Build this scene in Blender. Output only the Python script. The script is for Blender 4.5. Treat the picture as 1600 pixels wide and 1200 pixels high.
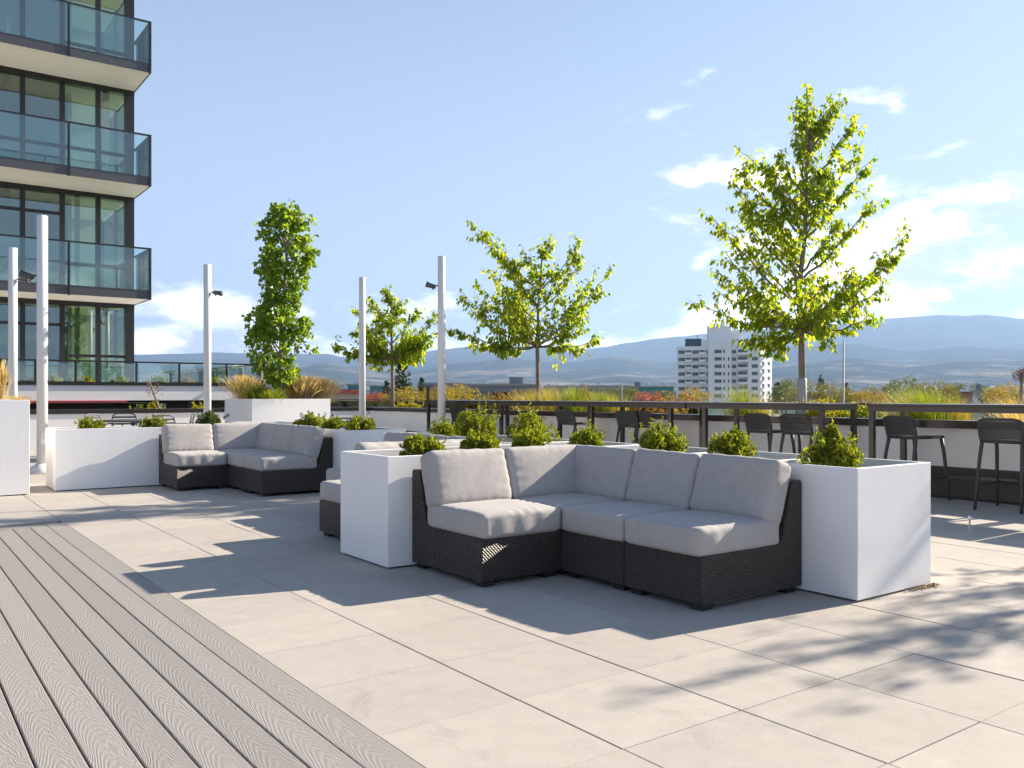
import bpy, bmesh, math, random
from mathutils import Vector, Matrix
R = math.radians
random.seed(7)
scene = bpy.context.scene
for o in list(bpy.data.objects): bpy.data.objects.remove(o)

# ------------------------------------------------------------------ camera
TH = R(53.84)                       # heading of the lens, measured from +X
FPX, HZ, EYE = 1359.0, 618.0, 1.2   # focal length and horizon row for a 1600x1200 frame
FW = (math.cos(TH), math.sin(TH)); RT = (math.sin(TH), -math.cos(TH))
cd = bpy.data.cameras.new('camera'); cam = bpy.data.objects.new('camera', cd)
scene.collection.objects.link(cam); scene.camera = cam
cam.location = (0, 0, EYE); cam.rotation_euler = (R(90), 0, TH - R(90))
cd.sensor_width = 36; cd.lens = FPX/1600*36; cd.shift_y = (HZ-600)/1600
cd.clip_start = 0.05; cd.clip_end = 60000

# ------------------------------------------------------------------ light
SUN_AZ, SUN_EL = R(-6.0), R(26.8)
sd = Vector((math.cos(SUN_AZ)*math.cos(SUN_EL), math.sin(SUN_AZ)*math.cos(SUN_EL), math.sin(SUN_EL)))
sl = bpy.data.lights.new('sun', 'SUN'); so = bpy.data.objects.new('sun', sl)
scene.collection.objects.link(so); so.rotation_euler = sd.to_track_quat('Z', 'Y').to_euler()
sl.energy = 5.0; sl.angle = R(0.55); sl.color = (1.0, 0.885, 0.73)
so.location = (20, 0, 30)
vs = scene.view_settings
vs.view_transform = 'Standard'; vs.look = 'None'; vs.exposure = 1.38; vs.gamma = 1.0; vs.use_curve_mapping = False

world = bpy.data.worlds.new('World'); scene.world = world; world.use_nodes = True
def build_world():
    nt = world.node_tree; nt.nodes.clear(); N = nt.nodes.new; L = nt.links.new
    out = N('ShaderNodeOutputWorld'); bg = N('ShaderNodeBackground')
    sky = N('ShaderNodeTexSky'); sky.sky_type = 'NISHITA'; sky.sun_disc = False
    sky.sun_elevation = SUN_EL; sky.sun_rotation = math.atan2(sd.x, sd.y)
    sky.altitude = 400; sky.air_density = 1.0; sky.dust_density = 0.6; sky.ozone_density = 1.6
    tc = N('ShaderNodeTexCoord'); sep = N('ShaderNodeSeparateXYZ'); L(tc.outputs['Generated'], sep.inputs[0])
    def mth(op, a, b=None, c=None):
        n = N('ShaderNodeMath'); n.operation = op
        for i, v in enumerate((a, b, c)):
            if v is None: continue
            if isinstance(v, (int, float)): n.inputs[i].default_value = v
            else: L(v, n.inputs[i])
        return n.outputs[0]
    # clouds: layered noise over the directions of the dome, flattened as cumulus banks look near the horizon
    def cloud(dz):
        cmb = N('ShaderNodeCombineXYZ')
        L(sep.outputs[0], cmb.inputs[0]); L(sep.outputs[1], cmb.inputs[1])
        L(mth('MULTIPLY', mth('ADD', sep.outputs[2], dz), 2.3), cmb.inputs[2])
        mp = N('ShaderNodeMapping'); mp.inputs['Location'].default_value = CLOUD_OFF; L(cmb.outputs[0], mp.inputs[0])
        n1 = N('ShaderNodeTexNoise'); n1.inputs['Scale'].default_value = 2.7; n1.inputs['Detail'].default_value = 9
        n1.inputs['Roughness'].default_value = 0.58; n1.inputs['Distortion'].default_value = 0.1; L(mp.outputs[0], n1.inputs[0])
        return n1.outputs['Fac']
    c0 = cloud(0.0); c1 = cloud(0.022)
    # banks thin out with height above the horizon
    thin = N('ShaderNodeMapRange'); L(sep.outputs[2], thin.inputs[0])
    thin.inputs[1].default_value = 0.02; thin.inputs[2].default_value = 0.42; thin.inputs[3].default_value = 0.085; thin.inputs[4].default_value = -0.26
    dens = mth('ADD', c0, thin.outputs[0])
    cov = N('ShaderNodeMapRange'); cov.interpolation_type = 'SMOOTHSTEP'; L(dens, cov.inputs[0])
    cov.inputs[1].default_value = 0.470; cov.inputs[2].default_value = 0.560; cov.inputs[3].default_value = 0; cov.inputs[4].default_value = 0.93
    # lit tops and greyer bases from the difference of the field with itself a little higher
    sh = N('ShaderNodeMapRange'); L(mth('SUBTRACT', c0, c1), sh.inputs[0])
    sh.inputs[1].default_value = -0.035; sh.inputs[2].default_value = 0.025; sh.inputs[3].default_value = 0.0; sh.inputs[4].default_value = 1.0
    ccol = N('ShaderNodeMixRGB'); L(sh.outputs[0], ccol.inputs[0])
    ccol.inputs[1].default_value = (6.2, 6.7, 8.0, 1); ccol.inputs[2].default_value = (17.0, 16.6, 16.2, 1)
    # milky haze towards the horizon
    hz = N('ShaderNodeMapRange'); L(sep.outputs[2], hz.inputs[0]); hz.interpolation_type = 'SMOOTHSTEP'
    hz.inputs[1].default_value = -0.05; hz.inputs[2].default_value = 0.85; hz.inputs[3].default_value = 0.85; hz.inputs[4].default_value = 0.05
    m0 = N('ShaderNodeMixRGB'); L(hz.outputs[0], m0.inputs[0]); L(sky.outputs[0], m0.inputs[1]); m0.inputs[2].default_value = (4.8, 5.8, 7.7, 1)
    m1 = N('ShaderNodeMixRGB'); L(cov.outputs[0], m1.inputs[0]); L(m0.outputs[0], m1.inputs[1]); L(ccol.outputs[0], m1.inputs[2])
    L(m1.outputs[0], bg.inputs[0]); bg.inputs[1].default_value = 0.053
    L(bg.outputs[0], out.inputs[0])
CLOUD_OFF = (2.2, 3.3, 6.1)
build_world()

# ------------------------------------------------------------------ helpers
COL = scene.collection
def px_at(px, d, z=0.0):            # a ground position seen in frame column px at depth d
    t = (px-800)/FPX
    return Vector((d*(FW[0]+t*RT[0]), d*(FW[1]+t*RT[1]), z))
def depth(x, y): return x*FW[0]+y*FW[1]
def col_of(x, y): return 800+FPX*(x*RT[0]+y*RT[1])/depth(x, y)
def z_of(py, d): return EYE+(HZ-py)*d/FPX

def tag(o, label=None, cat=None, group=None, kind=None):
    if label: o['label'] = label
    if cat: o['category'] = cat
    if group: o['group'] = group
    if kind: o['kind'] = kind
    return o
def link(o, parent=None, loc=None, rz=None):
    COL.objects.link(o)
    if parent is not None: o.parent = parent
    if loc is not None: o.location = loc
    if rz is not None: o.rotation_euler = (0, 0, rz)
    return o
def thing(name, label, cat, loc=(0, 0, 0), rz=0, group=None):
    o = bpy.data.objects.new(name, None); o.empty_display_size = 0.1
    link(o, None, loc, rz); return tag(o, label, cat, group)
def copy_tree(o, parent=None):
    c = o.copy(); COL.objects.link(c)
    if parent is not None: c.parent = parent
    for ch in o.children: copy_tree(ch, c)
    return c

class MB:
    def __init__(s): s.v = []; s.f = []
    def add(s, v, f):
        n = len(s.v); s.v += [tuple(p) for p in v]; s.f += [tuple(i+n for i in q) for q in f]; return s
    def box(s, x0, x1, y0, y1, z0, z1):
        return s.add([(x0,y0,z0),(x1,y0,z0),(x1,y1,z0),(x0,y1,z0),(x0,y0,z1),(x1,y0,z1),(x1,y1,z1),(x0,y1,z1)],
              [(3,2,1,0),(4,5,6,7),(0,1,5,4),(1,2,6,5),(2,3,7,6),(3,0,4,7)])
    def tube(s, pts, rad, n=8, cap=True):
        pts = [Vector(p) for p in pts]; rad = rad if isinstance(rad, (list, tuple)) else [rad]*len(pts)
        base = len(s.v); up = None
        for i, p in enumerate(pts):
            a = pts[min(i+1, len(pts)-1)]-pts[max(i-1, 0)]
            if a.length < 1e-9: a = Vector((0,0,1))
            a.normalize()
            if up is None:
                up = a.orthogonal().normalized()
            u = up - a*up.dot(a)
            u = u.normalized() if u.length > 1e-6 else a.orthogonal().normalized()
            up = u; w = a.cross(u)
            for k in range(n):
                t = 2*math.pi*k/n
                s.v.append(tuple(p+(u*math.cos(t)+w*math.sin(t))*rad[i]))
        for i in range(len(pts)-1):
            for k in range(n):
                b = base+i*n
                s.f.append((b+k, b+(k+1) % n, b+n+(k+1) % n, b+n+k))
        if cap:
            s.f.append(tuple(base+k for k in reversed(range(n))))
            e = base+(len(pts)-1)*n; s.f.append(tuple(e+k for k in range(n)))
        return s
    def prism(s, poly, a, b, axis='x'):     # polygon of two other axes, extruded a..b
        n = len(poly)
        def P(u, v, w):
            return (w,u,v) if axis == 'x' else ((u,w,v) if axis == 'y' else (u,v,w))
        v = [P(u,v_,a) for u,v_ in poly]+[P(u,v_,b) for u,v_ in poly]
        f = [tuple(range(n))[::-1], tuple(range(n,2*n))]+[(i,(i+1)%n,n+(i+1)%n,n+i) for i in range(n)]
        return s.add(v, f)
    def lathe(s, prof, n=16, c=(0,0,0)):
        b = len(s.v)
        for r, z in prof:
            for k in range(n):
                t = 2*math.pi*k/n; s.v.append((c[0]+r*math.cos(t), c[1]+r*math.sin(t), c[2]+z))
        for i in range(len(prof)-1):
            for k in range(n):
                s.f.append((b+i*n+k, b+i*n+(k+1)%n, b+(i+1)*n+(k+1)%n, b+(i+1)*n+k))
        s.f.append(tuple(b+k for k in reversed(range(n)))); e = b+(len(prof)-1)*n; s.f.append(tuple(e+k for k in range(n)))
        return s
    def mesh(s, name, mat=None, smooth=False, bevel=0, fixn=False, seg=2):
        me = bpy.data.meshes.new(name); me.from_pydata(s.v, [], s.f)
        if bevel or fixn:
            bm = bmesh.new(); bm.from_mesh(me)
            if fixn: bmesh.ops.recalc_face_normals(bm, faces=bm.faces)
            if bevel:
                eds = [e for e in bm.edges if len(e.link_faces) == 2 and e.calc_face_angle(0) > 0.5]
                bmesh.ops.bevel(bm, geom=eds, offset=bevel, segments=seg, affect='EDGES', profile=0.5, clamp_overlap=True)
            bm.to_mesh(me); bm.free()
        if smooth:
            me.polygons.foreach_set('use_smooth', [True]*len(me.polygons))
        if mat: me.materials.append(mat)
        me.update(); return me
    def build(s, name, mat=None, parent=None, loc=None, rz=None, **k):
        return link(bpy.data.objects.new(name, s.mesh(name, mat, **k)), parent, loc, rz)
def inst(name, me, parent=None, loc=None, rz=None):
    return link(bpy.data.objects.new(name, me), parent, loc, rz)

# ------------------------------------------------------------------ materials
def mat(name, base, rough=0.6, metal=0.0, spec=0.5, noise=None, bump=None, rnd=0.0, coat=0.0):
    """base colour, optional (scale, amount) mottling, optional (scale, strength, distance) bump, rnd = per object tone"""
    m = bpy.data.materials.new(name); m.use_nodes = True; nt = m.node_tree; N = nt.nodes.new; L = nt.links.new
    b = nt.nodes['Principled BSDF']; b.inputs['Roughness'].default_value = rough; b.inputs['Metallic'].default_value = metal
    b.inputs['Specular IOR Level'].default_value = spec; b.inputs['Coat Weight'].default_value = coat
    b.inputs['Base Color'].default_value = (*base, 1)
    tc = N('ShaderNodeTexCoord'); col = None
    if noise:
        n = N('ShaderNodeTexNoise'); n.inputs['Scale'].default_value = noise[0]; n.inputs['Detail'].default_value = 8; n.inputs['Roughness'].default_value = 0.65
        L(tc.outputs['Object'], n.inputs[0])
        mr = N('ShaderNodeMapRange'); L(n.outputs['Fac'], mr.inputs[0]); mr.inputs[1].default_value = 0.25; mr.inputs[2].default_value = 0.75
        mr.inputs[3].default_value = 1-noise[1]; mr.inputs[4].default_value = 1+noise[1]
        mx = N('ShaderNodeVectorMath'); mx.operation = 'SCALE'; mx.inputs[0].default_value = base; L(mr.outputs[0], mx.inputs['Scale']); col = mx.outputs[0]
    if rnd:
        oi = N('ShaderNodeObjectInfo'); mr = N('ShaderNodeMapRange'); L(oi.outputs['Random'], mr.inputs[0]); mr.inputs[3].default_value = 1-rnd; mr.inputs[4].default_value = 1+rnd
        mx = N('ShaderNodeVectorMath'); mx.operation = 'SCALE'; L(mr.outputs[0], mx.inputs['Scale'])
        if col: L(col, mx.inputs[0])
        else: mx.inputs[0].default_value = base
        col = mx.outputs[0]
    if col: L(col, b.inputs['Base Color'])
    if bump:
        n = N('ShaderNodeTexNoise'); n.inputs['Scale'].default_value = bump[0]; n.inputs['Detail'].default_value = 6; L(tc.outputs['Object'], n.inputs[0])
        bp = N('ShaderNodeBump'); bp.inputs['Strength'].default_value = bump[1]; bp.inputs['Distance'].default_value = bump[2]
        L(n.outputs['Fac'], bp.inputs['Height']); L(bp.outputs[0], b.inputs['Normal'])
    return m

def leaf_mat(name, c1, c2, trans=0.45, rough=0.45, tint=None):
    """two tones mixed at random from leaf to leaf, with light coming through"""
    m = bpy.data.materials.new(name); m.use_nodes = True; nt = m.node_tree; N = nt.nodes.new; L = nt.links.new
    b = nt.nodes['Principled BSDF']; out = nt.nodes['Material Output']
    g = N('ShaderNodeNewGeometry'); rp = N('ShaderNodeValToRGB'); L(g.outputs['Random Per Island'], rp.inputs[0])
    rp.color_ramp.elements[0].color = (*c1, 1); rp.color_ramp.elements[1].color = (*c2, 1)
    if tint:
        for pos, c in tint: e = rp.color_ramp.elements.new(pos); e.color = (*c, 1)
    L(rp.outputs[0], b.inputs['Base Color']); b.inputs['Roughness'].default_value = rough; b.inputs['Specular IOR Level'].default_value = 0.35
    t = N('ShaderNodeBsdfTranslucent'); sc = N('ShaderNodeVectorMath'); sc.operation = 'MULTIPLY'; L(rp.outputs[0], sc.inputs[0]); sc.inputs[1].default_value = (1.6, 1.55, 0.7)
    L(sc.outputs[0], t.inputs[0]); mx = N('ShaderNodeMixShader'); mx.inputs[0].default_value = trans
    L(b.outputs[0], mx.inputs[1]); L(t.outputs[0], mx.inputs[2]); L(mx.outputs[0], out.inputs[0])
    return m

def glass_mat(name, tint, refl=0.10, rough=0.0):
    m = bpy.data.materials.new(name); m.use_nodes = True; nt = m.node_tree; nt.nodes.clear(); N = nt.nodes.new; L = nt.links.new
    out = N('ShaderNodeOutputMaterial'); tr = N('ShaderNodeBsdfTransparent'); tr.inputs[0].default_value = (*tint, 1)
    gl = N('ShaderNodeBsdfGlossy'); gl.inputs['Roughness'].default_value = rough; gl.inputs[0].default_value = (0.9, 0.97, 0.95, 1)
    fr = N('ShaderNodeFresnel'); fr.inputs[0].default_value = 1.5
    ad = N('ShaderNodeMath'); ad.operation = 'ADD'; L(fr.outputs[0], ad.inputs[0]); ad.inputs[1].default_value = refl; ad.use_clamp = True
    mx = N('ShaderNodeMixShader'); L(ad.outputs[0], mx.inputs[0]); L(tr.outputs[0], mx.inputs[1]); L(gl.outputs[0], mx.inputs[2]); L(mx.outputs[0], out.inputs[0])
    return m

def wicker_mat():
    m = bpy.data.materials.new('wicker'); m.use_nodes = True; nt = m.node_tree; N = nt.nodes.new; L = nt.links.new
    b = nt.nodes['Principled BSDF']; b.inputs['Roughness'].default_value = 0.42; b.inputs['Specular IOR Level'].default_value = 0.45
    tc = N('ShaderNodeTexCoord'); sp = N('ShaderNodeSeparateXYZ'); L(tc.outputs['Object'], sp.inputs[0])
    def M(op, a, c=None):
        n = N('ShaderNodeMath'); n.operation = op
        for i, v in enumerate((a, c)):
            if v is None: continue
            if isinstance(v, (int, float)): n.inputs[i].default_value = v
            else: L(v, n.inputs[i])
        return n.outputs[0]
    s = M('ADD', sp.outputs[0], sp.outputs[1])
    k = 2*math.pi/0.023
    d1 = M('SINE', M('MULTIPLY', M('ADD', s, sp.outputs[2]), k))
    d2 = M('SINE', M('MULTIPLY', M('SUBTRACT', s, sp.outputs[2]), k*1.0))
    wn = N('ShaderNodeTexNoise'); wn.inputs['Scale'].default_value = 55; wn.inputs['Detail'].default_value = 3; L(tc.outputs['Object'], wn.inputs[0])
    hgt = M('ADD', M('ADD', M('MULTIPLY', d1, 0.85), M('MULTIPLY', M('MULTIPLY', d1, d2), 0.30)), M('MULTIPLY', M('SUBTRACT', wn.outputs['Fac'], 0.5), 1.3))
    mr = N('ShaderNodeMapRange'); L(hgt, mr.inputs[0]); mr.inputs[1].default_value = -0.8; mr.inputs[2].default_value = 0.9
    cr = N('ShaderNodeValToRGB'); L(mr.outputs[0], cr.inputs[0])
    cr.color_ramp.elements[0].color = (0.006, 0.005, 0.005, 1); cr.color_ramp.elements[1].color = (0.125, 0.098, 0.080, 1)
    L(cr.outputs[0], b.inputs['Base Color'])
    bp = N('ShaderNodeBump'); bp.inputs['Strength'].default_value = 1.0; bp.inputs['Distance'].default_value = 0.005; L(hgt, bp.inputs['Height']); L(bp.outputs[0], b.inputs['Normal'])
    return m

def fabric_mat(name, base):
    m = bpy.data.materials.new(name); m.use_nodes = True; nt = m.node_tree; N = nt.nodes.new; L = nt.links.new
    b = nt.nodes['Principled BSDF']; b.inputs['Roughness'].default_value = 0.9; b.inputs['Specular IOR Level'].default_value = 0.15
    b.inputs['Sheen Weight'].default_value = 0.12
    tc = N('ShaderNodeTexCoord')
    mp = N('ShaderNodeMapping'); mp.inputs['Scale'].default_value = (16, 16, 420); L(tc.outputs['Object'], mp.inputs[0])
    n1 = N('ShaderNodeTexNoise'); n1.inputs['Scale'].default_value = 1.0; n1.inputs['Detail'].default_value = 3; L(mp.outputs[0], n1.inputs[0])
    mp2 = N('ShaderNodeMapping'); mp2.inputs['Scale'].default_value = (420, 420, 20); L(tc.outputs['Object'], mp2.inputs[0])
    n2 = N('ShaderNodeTexNoise'); n2.inputs['Scale'].default_value = 1.0; n2.inputs['Detail'].default_value = 2; L(mp2.outputs[0], n2.inputs[0])
    n3 = N('ShaderNodeTexNoise'); n3.inputs['Scale'].default_value = 5; n3.inputs['Detail'].default_value = 4; L(tc.outputs['Object'], n3.inputs[0])
    a = N('ShaderNodeMath'); a.operation = 'ADD'; L(n1.outputs['Fac'], a.inputs[0]); L(n2.outputs['Fac'], a.inputs[1])
    a2 = N('ShaderNodeMath'); a2.operation = 'MULTIPLY_ADD'; L(n3.outputs['Fac'], a2.inputs[0]); a2.inputs[1].default_value = 0.5; L(a.outputs[0], a2.inputs[2])
    mr = N('ShaderNodeMapRange'); L(a2.outputs[0], mr.inputs[0]); mr.inputs[1].default_value = 0.8; mr.inputs[2].default_value = 1.7; mr.inputs[3].default_value = 0.86; mr.inputs[4].default_value = 1.13
    sc = N('ShaderNodeVectorMath'); sc.operation = 'SCALE'; sc.inputs[0].default_value = base; L(mr.outputs[0], sc.inputs['Scale']); L(sc.outputs[0], b.inputs['Base Color'])
    bp = N('ShaderNodeBump'); bp.inputs['Strength'].default_value = 0.35; bp.inputs['Distance'].default_value = 0.002; L(a.outputs[0], bp.inputs['Height'])
    mp4 = N('ShaderNodeMapping'); mp4.inputs['Scale'].default_value = (11, 3.2, 7); L(tc.outputs['Object'], mp4.inputs[0])
    n4 = N('ShaderNodeTexNoise'); n4.inputs['Scale'].default_value = 1.0; n4.inputs['Detail'].default_value = 2.5; n4.inputs['Distortion'].default_value = 0.9; L(mp4.outputs[0], n4.inputs[0])
    b4 = N('ShaderNodeBump'); b4.inputs['Strength'].default_value = 0.10; b4.inputs['Distance'].default_value = 0.022; L(n4.outputs['Fac'], b4.inputs['Height']); L(bp.outputs[0], b4.inputs['Normal']); L(b4.outputs[0], b.inputs['Normal'])
    return m

def deck_mat():
    """embossed composite board: flat-sawn grain arches drawn along each board"""
    m = bpy.data.materials.new('deck_board'); m.use_nodes = True; nt = m.node_tree; N = nt.nodes.new; L = nt.links.new
    b = nt.nodes['Principled BSDF']; b.inputs['Roughness'].default_value = 0.62; b.inputs['Specular IOR Level'].default_value = 0.3
    tc = N('ShaderNodeTexCoord'); oi = N('ShaderNodeObjectInfo')
    sp = N('ShaderNodeSeparateXYZ'); L(tc.outputs['Object'], sp.inputs[0])
    def M(op, a, c=None):
        n = N('ShaderNodeMath'); n.operation = op
        for i, v in enumerate((a, c)):
            if v is None: continue
            if isinstance(v, (int, float)): n.inputs[i].default_value = v
            else: L(v, n.inputs[i])
        return n.outputs[0]
    off = M('MULTIPLY', oi.outputs['Random'], 37.0)
    yy = M('ADD', sp.outputs[1], off)
    cv = N('ShaderNodeCombineXYZ'); L(M('MULTIPLY', sp.outputs[0], 5.0), cv.inputs[0]); L(M('MULTIPLY', yy, 1.1), cv.inputs[1]); L(off, cv.inputs[2])
    nz = N('ShaderNodeTexNoise'); nz.inputs['Scale'].default_value = 2.2; nz.inputs['Detail'].default_value = 3; L(cv.outputs[0], nz.inputs[0])
    # cathedral arches: distance from the board's wandering heart, plus travel along it
    wob = M('MULTIPLY', M('SUBTRACT', nz.outputs['Fac'], 0.5), 0.10)
    xc = M('ADD', sp.outputs[0], wob)
    arch = M('ADD', M('MULTIPLY', M('MULTIPLY', xc, xc), 62.0), M('MULTIPLY', yy, 0.9))
    ph = M('ADD', M('MULTIPLY', arch, 118.0), M('MULTIPLY', nz.outputs['Fac'], 40.0))
    g = M('SINE', ph)
    fine = N('ShaderNodeTexNoise'); fine.inputs['Scale'].default_value = 1.0; fine.inputs['Detail'].default_value = 4
    cv2 = N('ShaderNodeCombineXYZ'); L(M('MULTIPLY', sp.outputs[0], 260.0), cv2.inputs[0]); L(M('MULTIPLY', yy, 14.0), cv2.inputs[1]); L(cv2.outputs[0], fine.inputs[0])
    wear = N('ShaderNodeTexNoise'); wear.inputs['Scale'].default_value = 3.0; wear.inputs['Detail'].default_value = 6; cv3 = N('ShaderNodeCombineXYZ'); L(sp.outputs[0], cv3.inputs[0]); L(yy, cv3.inputs[1]); L(cv3.outputs[0], wear.inputs[0])
    h = M('ADD', M('MULTIPLY', g, M('MULTIPLY', wear.outputs['Fac'], 0.62)), M('MULTIPLY', fine.outputs['Fac'], 1.15))
    mr = N('ShaderNodeMapRange'); L(h, mr.inputs[0]); mr.inputs[1].default_value = -0.1; mr.inputs[2].default_value = 1.1; mr.inputs[3].default_value = 0.88; mr.inputs[4].default_value = 1.06
    tone = N('ShaderNodeMapRange'); L(oi.outputs['Random'], tone.inputs[0]); tone.inputs[3].default_value = 0.90; tone.inputs[4].default_value = 1.08
    sc = N('ShaderNodeVectorMath'); sc.operation = 'SCALE'; sc.inputs[0].default_value = (0.318, 0.296, 0.277); L(M('MULTIPLY', mr.outputs[0], tone.outputs[0]), sc.inputs['Scale'])
    L(sc.outputs[0], b.inputs['Base Color'])
    bp = N('ShaderNodeBump'); bp.inputs['Strength'].default_value = 0.7; bp.inputs['Distance'].default_value = 0.0015; L(h, bp.inputs['Height']); L(bp.outputs[0], b.inputs['Normal'])
    return m

def paver_mat():
    m = bpy.data.materials.new('concrete_paver'); m.use_nodes = True; nt = m.node_tree; N = nt.nodes.new; L = nt.links.new
    b = nt.nodes['Principled BSDF']; b.inputs['Roughness'].default_value = 0.85; b.inputs['Specular IOR Level'].default_value = 0.25
    g = N('ShaderNodeNewGeometry'); oi = N('ShaderNodeObjectInfo')
    n1 = N('ShaderNodeTexNoise'); n1.inputs['Scale'].default_value = 0.9; n1.inputs['Detail'].default_value = 7; n1.inputs['Roughness'].default_value = 0.65; L(g.outputs['Position'], n1.inputs[0])
    n2 = N('ShaderNodeTexNoise'); n2.inputs['Scale'].default_value = 160; n2.inputs['Detail'].default_value = 4; L(g.outputs['Position'], n2.inputs[0])
    n3 = N('ShaderNodeTexNoise'); n3.inputs['Scale'].default_value = 9; n3.inputs['Detail'].default_value = 6; L(g.outputs['Position'], n3.inputs[0])
    def MR(o, a, c, lo=0.3, hi=0.7):
        r = N('ShaderNodeMapRange'); L(o, r.inputs[0]); r.inputs[1].default_value = lo; r.inputs[2].default_value = hi; r.inputs[3].default_value = a; r.inputs[4].default_value = c; return r.outputs[0]
    def mul(a, c):
        n = N('ShaderNodeMath'); n.operation = 'MULTIPLY'; L(a, n.inputs[0]); L(c, n.inputs[1]); return n.outputs[0]
    s = mul(mul(MR(n1.outputs['Fac'], 0.93, 1.06), MR(n2.outputs['Fac'], 0.88, 1.09)), mul(MR(n3.outputs['Fac'], 0.95, 1.04), MR(oi.outputs['Random'], 0.925, 1.045, 0, 1)))
    st_ = N('ShaderNodeTexNoise'); st_.inputs['Scale'].default_value = 2.7; st_.inputs['Detail'].default_value = 9; st_.inputs['Roughness'].default_value = 0.75; st_.inputs['Distortion'].default_value = 0.6; L(g.outputs['Position'], st_.inputs[0])
    s = mul(s, MR(st_.outputs['Fac'], 0.86, 1.0, 0.33, 0.45))
    sc = N('ShaderNodeVectorMath'); sc.operation = 'SCALE'; sc.inputs[0].default_value = (0.455, 0.415, 0.372); L(s, sc.inputs['Scale']); L(sc.outputs[0], b.inputs['Base Color'])
    bp = N('ShaderNodeBump'); bp.inputs['Strength'].default_value = 0.3; bp.inputs['Distance'].default_value = 0.001; L(n2.outputs['Fac'], bp.inputs['Height']); L(bp.outputs[0], b.inputs['Normal'])
    return m

M = {}
M['paver'] = paver_mat(); M['deck'] = deck_mat(); M['wicker'] = wicker_mat(); M['fabric'] = fabric_mat('cushion_fabric', (0.425, 0.398, 0.378))
M['joint'] = mat('joint_sand', (0.14, 0.125, 0.11), 0.95)
def planter_mat():
    m = mat('planter_paint', (0.85, 0.835, 0.82), 0.42, bump=(2.5, 0.06, 0.01)); nt = m.node_tree; N = nt.nodes.new; L = nt.links.new; b = nt.nodes['Principled BSDF']
    g = N('ShaderNodeNewGeometry')
    def nz(scale, sc, lo, hi, a, c):
        mp = N('ShaderNodeMapping'); mp.inputs['Scale'].default_value = scale; L(g.outputs['Position'], mp.inputs[0])
        n = N('ShaderNodeTexNoise'); n.inputs['Scale'].default_value = sc; n.inputs['Detail'].default_value = 7; L(mp.outputs[0], n.inputs[0])
        r = N('ShaderNodeMapRange'); L(n.outputs['Fac'], r.inputs[0]); r.inputs[1].default_value = lo; r.inputs[2].default_value = hi; r.inputs[3].default_value = a; r.inputs[4].default_value = c; return r.outputs[0]
    def mul(a, c): n = N('ShaderNodeMath'); n.operation = 'MULTIPLY'; L(a, n.inputs[0]); L(c, n.inputs[1]); return n.outputs[0]
    f = mul(mul(nz((14, 14, 0.8), 1.0, 0.30, 0.48, 0.975, 1.0), nz((1, 1, 1), 1.6, 0.3, 0.7, 0.96, 1.02)), nz((1, 1, 1.0), 22, 0.22, 0.34, 0.94, 1.0))
    sc = N('ShaderNodeVectorMath'); sc.operation = 'SCALE'; sc.inputs[0].default_value = (0.85, 0.835, 0.82); L(f, sc.inputs['Scale']); L(sc.outputs[0], b.inputs['Base Color']); return m
M['planter'] = planter_mat()
M['soil'] = mat('soil', (0.060, 0.042, 0.030), 0.95, noise=(18, 0.5), bump=(30, 1.0, 0.02))
M['foot'] = mat('black_plastic', (0.012, 0.012, 0.012), 0.5)
M['bronze'] = mat('dark_bronze_metal', (0.050, 0.042, 0.038), 0.26, metal=0.45, noise=(6, 0.12))
M['stool'] = mat('charcoal_resin', (0.040, 0.036, 0.033), 0.55, noise=(20, 0.1))
M['stucco'] = mat('white_stucco', (0.86, 0.84, 0.81), 0.85, noise=(2.2, 0.06), bump=(90, 0.25, 0.002))
M['pole'] = mat('white_pole_paint', (0.74, 0.735, 0.73), 0.35, noise=(2, 0.02))
M['lampgrey'] = mat('grey_lamp_housing', (0.10, 0.10, 0.105), 0.45, metal=0.4)
M['frame'] = mat('black_window_frame', (0.022, 0.021, 0.023), 0.4, metal=0.2)
M['soffit'] = mat('balcony_soffit', (0.90, 0.86, 0.80), 0.85, noise=(2, 0.04))
M['interior'] = mat('room_wall', (0.44, 0.44, 0.38), 0.9, noise=(1.2, 0.15))
M['interior2'] = mat('room_partition', (0.62, 0.60, 0.50), 0.9)
M['room_floor'] = mat('room_floor', (0.36, 0.31, 0.24), 0.6)
M['curtain'] = mat('curtain', (0.60, 0.62, 0.58), 0.9)
M['glass'] = glass_mat('window_glass', (0.66, 0.76, 0.71), 0.12)
M['railglass'] = glass_mat('railing_glass', (0.80, 0.90, 0.89), 0.05)
M['red'] = mat('red_fascia_paint', (0.42, 0.055, 0.050), 0.5, noise=(3, 0.1))
M['darkslat'] = mat('dark_cladding', (0.055, 0.045, 0.040), 0.6, noise=(4, 0.2))
M['bark'] = mat('tree_bark', (0.230, 0.185, 0.145), 0.9, noise=(14, 0.3), bump=(40, 0.6, 0.01))
M['guard'] = mat('trunk_guard', (0.36, 0.36, 0.36), 0.6, noise=(12, 0.08))
M['stem'] = mat('shrub_stem', (0.10, 0.075, 0.05), 0.9)
M['leaf_lime'] = leaf_mat('lime_leaf', (0.120, 0.215, 0.018), (0.400, 0.450, 0.036), 0.74, tint=[(0.5, (0.265, 0.370, 0.028)), (0.95, (0.46, 0.43, 0.035))])
M['leaf_maple'] = leaf_mat('maple_leaf', (0.080, 0.165, 0.020), (0.270, 0.360, 0.034), 0.60)
M['leaf_box'] = leaf_mat('boxwood_leaf', (0.055, 0.105, 0.012), (0.340, 0.350, 0.030), 0.45, tint=[(0.35, (0.120, 0.165, 0.014)), (0.65, (0.25, 0.27, 0.02))])
M['leaf_box_dark'] = leaf_mat('dark_shrub_leaf', (0.040, 0.070, 0.018), (0.100, 0.135, 0.025), 0.3)
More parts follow.
